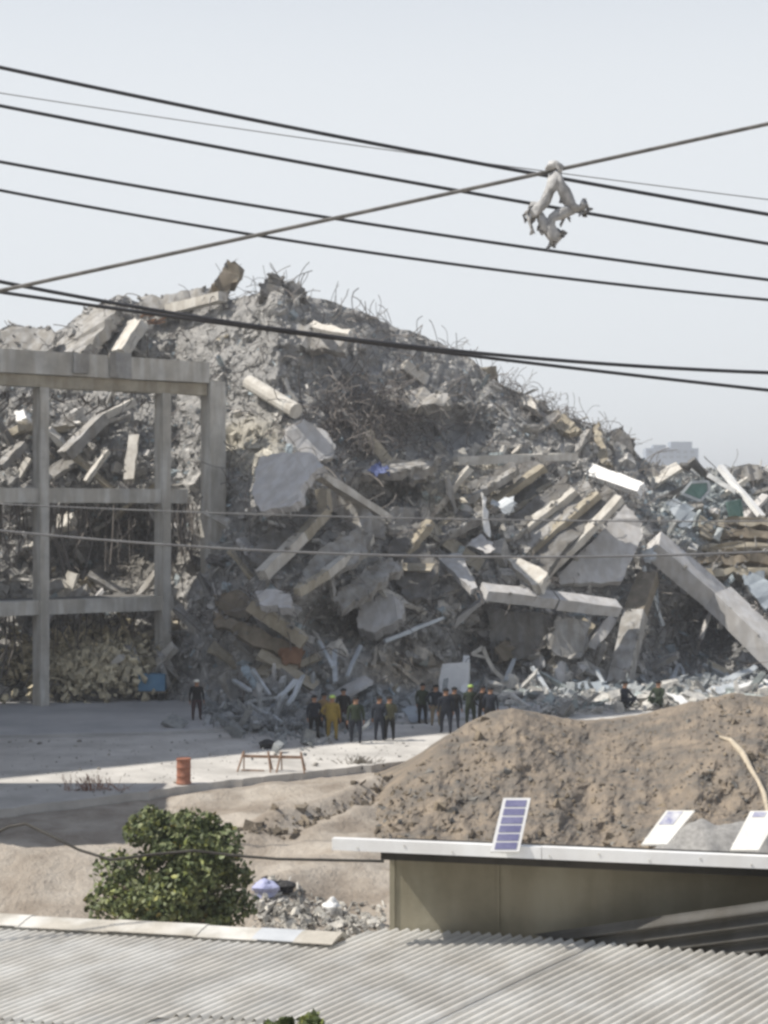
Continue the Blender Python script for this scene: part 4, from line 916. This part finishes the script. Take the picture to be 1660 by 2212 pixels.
q = MB(); q.bar((.31, .055, zf), (.31, 3.4, zf-.88), .035, .08); q.build('fascia', M['fascia'], shed)
sp('fascia', 0, 5.2, 0.002, .05, zf+.02, zf+.04, 'fascia')
rs = MB(); n = 0
rs.v = [Vector(p) for p in [(.33, .055, zf+.03), (5.2, .055, zf+.03), (5.2, 3.4, zf-.85), (.33, 3.4, zf-.85), (.33, .055, zf-.03), (5.2, .055, zf-.03), (5.2, 3.4, zf-.91), (.33, 3.4, zf-.91)]]
rs.f = [[0, 1, 2, 3], [7, 6, 5, 4], [0, 4, 5, 1], [3, 2, 6, 7]]; rs.build('roof', M['galv'], shed)
WX = .36; WY = .5
sp('wall', WX, 5.2, WY, WY+.1, 0, zf-.13, 'wallpaint'); sp('wall', WX+.001, WX+.1, WY+.101, 3.2, 0, zf-.95, 'wallpaint'); sp('wall', WX, 5.2, 3.201, 3.3, 0, zf-.95, 'wallpaint')
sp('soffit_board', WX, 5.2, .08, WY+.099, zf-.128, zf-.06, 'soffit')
sx = (W(1075, 1950, 12.7)-Vector((f1.x, f1.y, 0))).dot(fd)
sp('seam_strip', sx-.012, sx+.012, WY-.012, WY-.001, 0, zf-.14, 'wallpaint'); sp('corner_strip', WX-.012, WX+.03, WY-.014, WY-.001, 0, zf-.14, 'wallpaint')
# panels standing on the roof edge
def board(name, quad, D0, nrm, label, kind):
    cx = sum(p[0] for p in quad)/4; cy = sum(p[1] for p in quad)/4; P0 = W(cx, cy, D0); n = Vector(nrm).normalized(); C = Vector((0, 0, CAMZ)); k0 = n.dot(P0-C)
    c = []
    for x, y in quad:
        d = Vector(((x-CX)/F, 1, -(y-CY)/F)); c.append(C+d*(k0/n.dot(d))-P0)
    root = empty(name, P0); tag(root, label, 'solar panel' if kind == 'cells' else 'board')
    def at(u, v_, o): return (c[0]*(1-u)+c[1]*u)*(1-v_)+(c[3]*(1-u)+c[2]*u)*v_+n*o
    def quadp(nm, u0, u1, v0, v1, o0, o1, mat):
        q = MB(); q.v = [at(u0, v0, o1), at(u1, v0, o1), at(u1, v1, o1), at(u0, v1, o1), at(u0, v0, o0), at(u1, v0, o0), at(u1, v1, o0), at(u0, v1, o0)]
        q.f = [[0, 3, 2, 1], [4, 5, 6, 7], [0, 1, 5, 4], [1, 2, 6, 5], [2, 3, 7, 6], [3, 0, 4, 7]]; return q.build(nm, M[mat], root)
    quadp('board' if kind != 'cells' else 'frame', 0, 1, 0, 1, -.025, 0, 'panelframe' if kind == 'cells' else 'panelback')
    if kind == 'cells':
        for k in range(6): quadp('cell_row', .12, .88, .045+k*.158, .045+k*.158+.125, .001, .004, 'cell')
    else:
        quadp('print', .10, .62, .04, .42, .001, .003, 'bluepatch') if kind == 'a' else quadp('print', .15, .55, .03, .16, .001, .003, 'bluepatch')  # sky reflection made as a flat bluish patch
    q = MB()
    for u in (.25, .75):
        q.bar(at(u, .35, -.03), at(u, .95, -.03)+Vector((0, .18, 0)), .015, .015)
    q.build('prop', M['panelframe'], root)
    return root
board('solar_panel', [(1088, 1724), (1147, 1724), (1122, 1840), (1060, 1840)], 12.2, (-.05, -.86, .5), 'upright solar panel with six dark cell rows on the shed roof edge', 'cells')
board('white_board', [(1440, 1751), (1502, 1751), (1442, 1824), (1386, 1824)], 12.15, (-.15, -.75, .65), 'tilted panel coloured white with painted blue reflection left of the gravel heap', 'a')
board('white_board', [(1622, 1752), (1690, 1752), (1640, 1836), (1578, 1836)], 12.02, (-.15, -.75, .65), 'tilted panel coloured white as reflected sky cut by the right edge of the photo', 'b')

# ------------------------------------------------------------------ wires
def wire(name, pts, D1, D2, r, mat, label, sides=6, nseg=40, twist=0):
    xs_ = [p[0] for p in pts]; x = np.linspace(-1600, 3300, nseg+30); nseg = nseg+30
    co = np.polyfit(xs_, [p[1] for p in pts], 2 if len(pts) > 2 else 1); xc = np.clip(x, -100, 1760); y = np.polyval(co, xc)+np.polyval(np.polyder(co), xc)*(x-xc)
    P = [W(a, b, D1+(D2-D1)*(a+260)/2180) for a, b in zip(x, y)]; c = P[nseg//2].copy(); q = MB()
    if twist:
        P2 = []
        for s in range(3):
            pts2 = []
            for i in range(nseg*5):
                t = i/(nseg*5-1)*(nseg-1); k = min(int(t), nseg-2); p = P[k].lerp(P[k+1], t-k); a = i*.9+s*2.094
                pts2.append(p-c+Vector((0, math.cos(a), math.sin(a)))*r*.55)
            q.tube(pts2, r*.62, 5)
    else:
        q.tube([p-c for p in P], r, sides)
    o = q.build(name, M[mat], None, True); o.location = c
    return tag(o, label, 'wire', 'wires strung across the view')
wire('power_cable', [(0, 143), (420, 237), (830, 313), (1180, 376), (1660, 464)], 15.0, 15.8, .0185, 'cable', 'topmost thick black cable running down to the right')
wire('thin_wire', [(0, 203), (420, 258), (850, 325), (1220, 380), (1660, 428)], 24, 24, .008, 'greycable', 'faint thin wire just below the topmost black cable')
wire('power_cable', [(0, 228), (500, 322), (1000, 414), (1400, 482), (1660, 526)], 15.5, 16.2, .0175, 'cable', 'second thick black cable from the top')
wire('power_cable', [(0, 349), (700, 468), (1250, 550), (1660, 604)], 15.5, 16.2, .0160, 'cable', 'third black cable, upper of the close middle pair')
wire('power_cable', [(0, 412), (550, 503), (1100, 590), (1660, 646)], 16, 16.5, .0155, 'cable', 'fourth black cable, lower of the close middle pair')
wire('power_cable', [(0, 608), (250, 655), (700, 725), (960, 754), (1660, 805)], 14.5, 15.5, .0175, 'cable', 'upper of two black cables crossing the heap top')
wire('power_cable', [(0, 634), (250, 662), (700, 726), (1100, 783), (1660, 841)], 14.6, 15.6, .0165, 'cable', 'lower of two black cables crossing the heap top')
wire('stay_cable', [(0, 627), (600, 500), (1000, 411), (1190, 367), (1660, 268)], 13.0, 13.0, .0165, 'strand', 'grey brown stay cable slanting up to the right')
wire('thin_wire', [(0, 1145), (250, 1169), (500, 1189), (900, 1198), (1660, 1192)], 40, 44, .030, 'greycable', 'lower grey wire sagging across the standing frame')
wire('thin_wire', [(0, 1088), (360, 1106), (700, 1114), (1660, 1126)], 48, 50, .022, 'greycable', 'upper faint grey wire across the standing frame')
# low dark cable that dips across the tree
q = MB(); cp = [(-120, 1850), (-40, 1815), (20, 1786), (55, 1780), (110, 1806), (170, 1836), (240, 1858), (330, 1846), (420, 1838), (500, 1848), (600, 1856), (700, 1858), (800, 1860), (830, 1861)]
P = [W(x, y, 26.5 if x > 150 else 27) for x, y in cp]; c_ = P[5].copy(); q.tube([p-c_ for p in P], .024, 6); o = q.build('low_cable', M['lowcable'], None, True); o.location = c_
tag(o, 'low black cable sagging across the tree and the dirt', 'wire')
# twisted cloth caught on the cables
q = MB(); Dc = 12.92
def cl(pts, r):
    q.tube([W(1037.5+x*.2, 290.5+y*.2, Dc+random.uniform(-.02, .02)) for x, y in pts], .01, 7, [k*.27*Dc/F for k in r])
cl([(730, 370), (760, 330), (810, 325), (860, 360), (830, 430)], [20, 38, 40, 34, 30])
cl([(820, 400), (810, 520), (760, 610), (700, 700), (650, 790), (600, 850), (540, 850), (510, 830)], [40, 50, 44, 50, 38, 34, 42, 18])
cl([(830, 430), (850, 520), (900, 610), (950, 690), (1000, 770), (1060, 800), (1110, 770), (1130, 690)], [40, 48, 54, 50, 40, 34, 28, 10])
cl([(1020, 800), (940, 830), (860, 870), (780, 910), (760, 980), (780, 1060), (800, 1160)], [36, 44, 46, 34, 36, 50, 26])
cl([(800, 1150), (830, 1110), (855, 1050), (850, 1020)], [28, 34, 26, 12])
cl([(650, 870), (670, 930), (700, 1000), (740, 1040), (790, 1120)], [24, 48, 46, 34, 30])
cl([(640, 860), (620, 830), (600, 840)], [24, 28, 24])
cl([(530, 850), (545, 930), (560, 1010), (580, 1070)], [22, 10, 8, 16])
for k in range(26):
    x = random.choice([(810, 340), (700, 700), (560, 850), (680, 960), (900, 620), (1100, 770), (790, 1130), (850, 1060), (880, 870)]); x = (x[0]+random.gauss(0, 25), x[1]+random.gauss(0, 20))
    cl([x, (x[0]+random.gauss(0, 35), x[1]+random.uniform(10, 60)), (x[0]+random.gauss(0, 50), x[1]+random.uniform(40, 120))], [12, 9, 4])
vc = sum(q.v, Vector())/len(q.v); q.v = [p-vc for p in q.v]
me = mesh('twisted_cloth', q.v, q.f, True)
for v_ in me.vertices: v_.co += Vector((random.gauss(0, .008), random.gauss(0, .01), random.gauss(0, .008)))
o = link('twisted_cloth', me, None, M['cloth']); o.location = vc; tag(o, 'knotted grey rag hanging where the stay cable crosses', 'rag')

# ------------------------------------------------------------------ distant building and an unseen house added to shade the road
DF = 900
fb = empty('distant_building', (W(1450, 1000, DF).x, DF, 0)); tag(fb, 'hazy bluish building far off above the right crest', 'building')
def fpart(nm, x0, x1, y0, y1, mat, dpt=10, fr=0):
    a = W(x0, y1, DF); b = W(x1, y0, DF); q = MB(); z0 = a.z if nm == 'window' else (0 if nm == 'wall' else a.z)
    q.box(((a.x+b.x)/2-fb.location.x, dpt/2+fr, (z0+b.z)/2), (b.x-a.x, dpt, b.z-z0)); q.build(nm, M[mat], fb)
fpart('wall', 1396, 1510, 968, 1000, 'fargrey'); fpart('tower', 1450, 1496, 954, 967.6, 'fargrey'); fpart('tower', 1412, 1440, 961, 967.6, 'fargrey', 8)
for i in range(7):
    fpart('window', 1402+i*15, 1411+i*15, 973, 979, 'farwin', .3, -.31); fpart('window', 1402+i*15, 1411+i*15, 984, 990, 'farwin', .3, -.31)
hs = empty('added_shade_house', (-19.6, 44.2, 0)); tag(hs, 'added unseen pale house left of the photo shading the road', 'house')
q = MB(); q.box((0, 0, 5.6), (8, 8.2, 11.2)); q.build('wall', M['house'], hs)
q = MB(); q.box((0, 0, 11.35), (8.4, 8.6, .28)); q.build('roof', M['frame'], hs)
for x in (-2, 2):
    q = MB(); q.box((x, -4.12, 2.2), (1.2, .05, 1.2)).box((x, -4.12, 5.6), (1.2, .05, 1.2)).box((x, -4.12, 9), (1.2, .05, 1.2)); q.build('window', M['farwin'], hs)

# ------------------------------------------------------------------ people
def body_mesh(pose):
    V, E, RR = [], [], []
    def chain(pts, radii, start=None):
        prev = start; ids = []
        for p, r_ in zip(pts, radii):
            V.append(p); RR.append(r_); i = len(V)-1; ids.append(i)
            if prev is not None: E.append((prev, i))
            prev = i
        return ids
    kn = pose == 'crouch'; hz = .27 if kn else .92
    sp_ = chain([(0, 0, hz), (0, .01, hz+.16), (0, .0, hz+.34), (0, 0, hz+.50), (0, -.01, hz+.585), (0, -.02, hz+.66), (0, -.025, hz+.74), (0, -.02, hz+.80)], [.13, .125, .145, .125, .052, .075, .085, .06])
    head = sp_[6]
    chain([(0, -.12, hz+.70)], [.016], head); chain([(.085, -.01, hz+.70)], [.018], head); chain([(-.085, -.01, hz+.70)], [.018], head)
    for s in (-1, 1):
        if kn: leg = chain([(s*.11, 0, hz-.02), (s*.20, -.36, .46), (s*.17, -.22, .24), (s*.16, -.10, .06), (s*.17, -.26, .04)], [.10, .078, .06, .045, .04], sp_[0])
        elif pose == 'walk':
            f_ = s*.16; leg = chain([(s*.10, 0, hz-.07), (s*.11, -f_*.9-.03, .50), (s*.11, -f_, .09), (s*.12, -f_-.15, .045)], [.105, .07, .045, .04], sp_[0])
        else: leg = chain([(s*.10, 0, hz-.07), (s*.12, -.01, .50), (s*.13, .01, .09), (s*.15, -.14, .045)], [.105, .07, .045, .04], sp_[0])
        sh_z = hz+.475
        if pose == 'hip' and s == 1: arm = [(s*.19, 0, sh_z), (s*.36, .06, sh_z-.25), (s*.20, -.06, sh_z-.42)]
        elif pose == 'fold': arm = [(s*.19, 0, sh_z), (s*.24, -.05, sh_z-.28), (s*.04, -.22, sh_z-.24)]
        elif kn: arm = [(s*.19, 0, sh_z), (s*.24, -.16, sh_z-.24), (s*.16, -.38, sh_z-.38)]
        else: arm = [(s*.19, 0, sh_z), (s*.24, .02, sh_z-.28), (s*.25, -.04, sh_z-.53)]
        a = chain(arm, [.062, .045, .030], sp_[3])
        w = Vector(arm[2]); d = (w-Vector(arm[1])).normalized(); lat = Vector((0, 1, 0)) if abs(d.y) < .8 else Vector((1, 0, 0))
        palm = w+d*.07; pi = chain([tuple(palm)], [.030], a[-1])[0]
        for k in range(4):
            b_ = palm+lat*(k-1.5)*.020+d*.035; L = (.055, .07, .066, .05)[k]
            chain([tuple(b_), tuple(b_+d*L*.6), tuple(b_+d*L+Vector((-s*.012, 0, 0)))], [.010, .009, .008], pi)
        t_ = palm-lat*.035; chain([tuple(t_), tuple(t_-lat*.012+d*.04)], [.011, .009], pi)
    me = bpy.data.meshes.new('body_src'); me.from_pydata(V, E, []); ob = bpy.data.objects.new('body_src', me); COL.objects.link(ob)
    ob.modifiers.new('skin', 'SKIN'); ss = ob.modifiers.new('sub', 'SUBSURF'); ss.levels = 1; ss.render_levels = 1
    for i, r_ in enumerate(RR):
        me.skin_vertices[0].data[i].radius = (r_*(1.25 if i in sp_[:4] else 1), r_*(.85 if i in sp_[:4] else 1)); me.skin_vertices[0].data[i].use_root = (i == 0)
    dg = bpy.context.evaluated_depsgraph_get(); out = bpy.data.meshes.new_from_object(ob.evaluated_get(dg)); out.name = 'person_body'
    bpy.data.objects.remove(ob)
    mi = []
    for p in out.polygons:
        c = p.center
        if c.z > hz+.565: k = 0
        elif abs(c.x) > .2 and not kn and pose != 'fold' and c.z < hz-.06: k = 0
        elif kn and c.y < -.36 and c.z > .42 and abs(c.x) < .2: k = 0 if c.z > .5 else 2
        elif c.z > hz-.02: k = 1
        elif c.z > .1: k = 2
        else: k = 3
        mi.append(k)
    out.polygons.foreach_set('use_smooth', np.ones(len(out.polygons), bool))
    return out, mi, hz
BODY = {p: body_mesh(p) for p in ('stand', 'walk', 'hip', 'fold', 'crouch')}
def headgear(hz, helmet):
    bm = bmesh.new(); bmesh.ops.create_uvsphere(bm, u_segments=14, v_segments=10, radius=.108 if helmet else .098)
    bmesh.ops.delete(bm, geom=[v_ for v_ in bm.verts if v_.co.z < -.015], context='VERTS')
    if helmet:
        for v_ in bm.verts:
            if v_.co.z < .012: v_.co.x *= 1.15; v_.co.y *= 1.22
    bmesh.ops.solidify(bm, geom=bm.faces[:], thickness=.008)
    for v_ in bm.verts: v_.co += Vector((0, -.018 if helmet else -.008, hz+.755))
    me = bpy.data.meshes.new('helmet' if helmet else 'hair'); bm.to_mesh(me); bm.free(); return me
def person(px, yfoot, ytop, pose, shirt, trousers, gear, label, turn=0.0, group=None, z=.2):
    p = G(px, yfoot, z); me, mi, hz = BODY[pose]
    root = empty('person', p, turn); tag(root, label, 'person', group)
    h = (yfoot-ytop)*p.y/F; H = 1.0 if pose == 'crouch' else min(max(h, 1.58), 1.80)/1.75; root.scale = (H*1.22, H*1.2, H)
    b = me.copy(); b.name = 'body'
    for m_ in ('skin', shirt, trousers, 'boot'): b.materials.append(M[m_])
    b.polygons.foreach_set('material_index', mi)
    o = bpy.data.objects.new('body', b); COL.objects.link(o); o.parent = root
    nm = 'helmet' if gear else 'cap'; g_ = link(nm, headgear(hz, True), root, M[gear or 'black_cloth'])
    for q_ in g_.data.polygons: q_.use_smooth = True
    if shirt in ('yellow_cloth',):
        bm = bmesh.new(); bmesh.ops.create_cone(bm, segments=16, radius1=.205, radius2=.175, depth=.52, cap_ends=False)
        for v_ in bm.verts: v_.co = Vector((v_.co.x*1.05, v_.co.y*.72, v_.co.z+hz+.23))
        bmesh.ops.solidify(bm, geom=bm.faces[:], thickness=.012); jm = bpy.data.meshes.new('jacket'); bm.to_mesh(jm); bm.free(); link('jacket', jm, root, M[shirt])
    return root
GRP = 'rescue workers and officers before the heap'
person(679, 1596, 1503, 'stand', 'navy_cloth', 'black_cloth', None, 'person in dark clothes standing left of the yellow jacket worker', .4, GRP)
person(700, 1590, 1508, 'fold', 'tan_cloth', 'navy_cloth', None, 'person in a tan shirt half hidden behind the yellow jacket worker', 2.6, GRP)
person(718, 1601, 1503, 'hip', 'yellow_cloth', 'yellow_cloth', 'lime_plastic', 'worker in a yellow suit and lime helmet standing among dark figures', 2.9, GRP)
person(742, 1578, 1494, 'stand', 'black_cloth', 'maroon_cloth', None, 'person in black behind the right shoulder of the yellow worker', 3.0, GRP)
person(769, 1607, 1506, 'walk', 'green_cloth', 'navy_cloth', None, 'person in dark green standing nearest the sunlit road edge', 3.3, GRP)
person(820, 1601, 1505, 'stand', 'navy_cloth', 'navy_cloth', None, 'left person of the close pair standing right of centre group', 2.8, GRP)
person(842, 1601, 1505, 'fold', 'olive_cloth', 'black_cloth', None, 'person with an olive top, right of the close pair', 3.4, GRP)
person(913, 1566, 1493, 'stand', 'green_cloth', 'black_cloth', None, 'person standing alone left of the group before the white panel', 2.6, GRP, .32)
person(942, 1570, 1491, 'hip', 'navy_cloth', 'khaki_cloth', None, 'person with khaki trousers at the left of the white panel group', 3.0, GRP, .32)
person(964, 1586, 1488, 'walk', 'navy_cloth', 'navy_cloth', None, 'person stepping forward in front of the white panel', 3.3, GRP)
person(982, 1576, 1487, 'stand', 'black_cloth', 'navy_cloth', None, 'person in black under the right half of the white panel', 2.9, GRP, .32)
person(1017, 1570, 1482, 'fold', 'green_cloth', 'green_cloth', 'lime_plastic', 'person in green with a lime helmet by the white post', 3.1, GRP, .32)
person(1044, 1572, 1498, 'hip', 'black_cloth', 'black_cloth', None, 'person in black partly hidden behind the dirt mound crest', 3.4, GRP, .32)
person(1060, 1576, 1503, 'stand', 'navy_cloth', 'black_cloth', None, 'rightmost standing person, legs behind the dirt mound', 2.9, GRP, .32)
person(425, 1556, 1472, 'stand', 'black_cloth', 'maroon_cloth', 'white_plastic', 'lone person with a white helmet near the frame column', .3, GRP, .32)
person(1350, 1529, 1483, 'crouch', 'navy_cloth', 'black_cloth', None, 'left of two crouching persons behind the dirt mound', .9, GRP, .32)
person(1424, 1528, 1483, 'crouch', 'green_cloth', 'green_cloth', None, 'right of two crouching persons behind the dirt mound', -.7, GRP, .32)

# ------------------------------------------------------------------ thin haze in the air
q = MB(); q.box((0, 0, 18.5), (3400, 3400, 42)); hz_ = q.build('haze', None); hm = bpy.data.materials.new('haze'); hm.use_nodes = True
hn = hm.node_tree; hn.nodes.clear(); ho_ = hn.nodes.new('ShaderNodeOutputMaterial'); hv = hn.nodes.new('ShaderNodeVolumePrincipled')
hv.inputs['Color'].default_value = (.87, .895, .93, 1); hv.inputs['Density'].default_value = .0009; hv.inputs['Anisotropy'].default_value = .2
hn.links.new(hv.outputs[0], ho_.inputs['Volume']); hz_.data.materials.append(hm); tag(hz_, 'thin pale haze in the air', 'haze', kind='stuff')
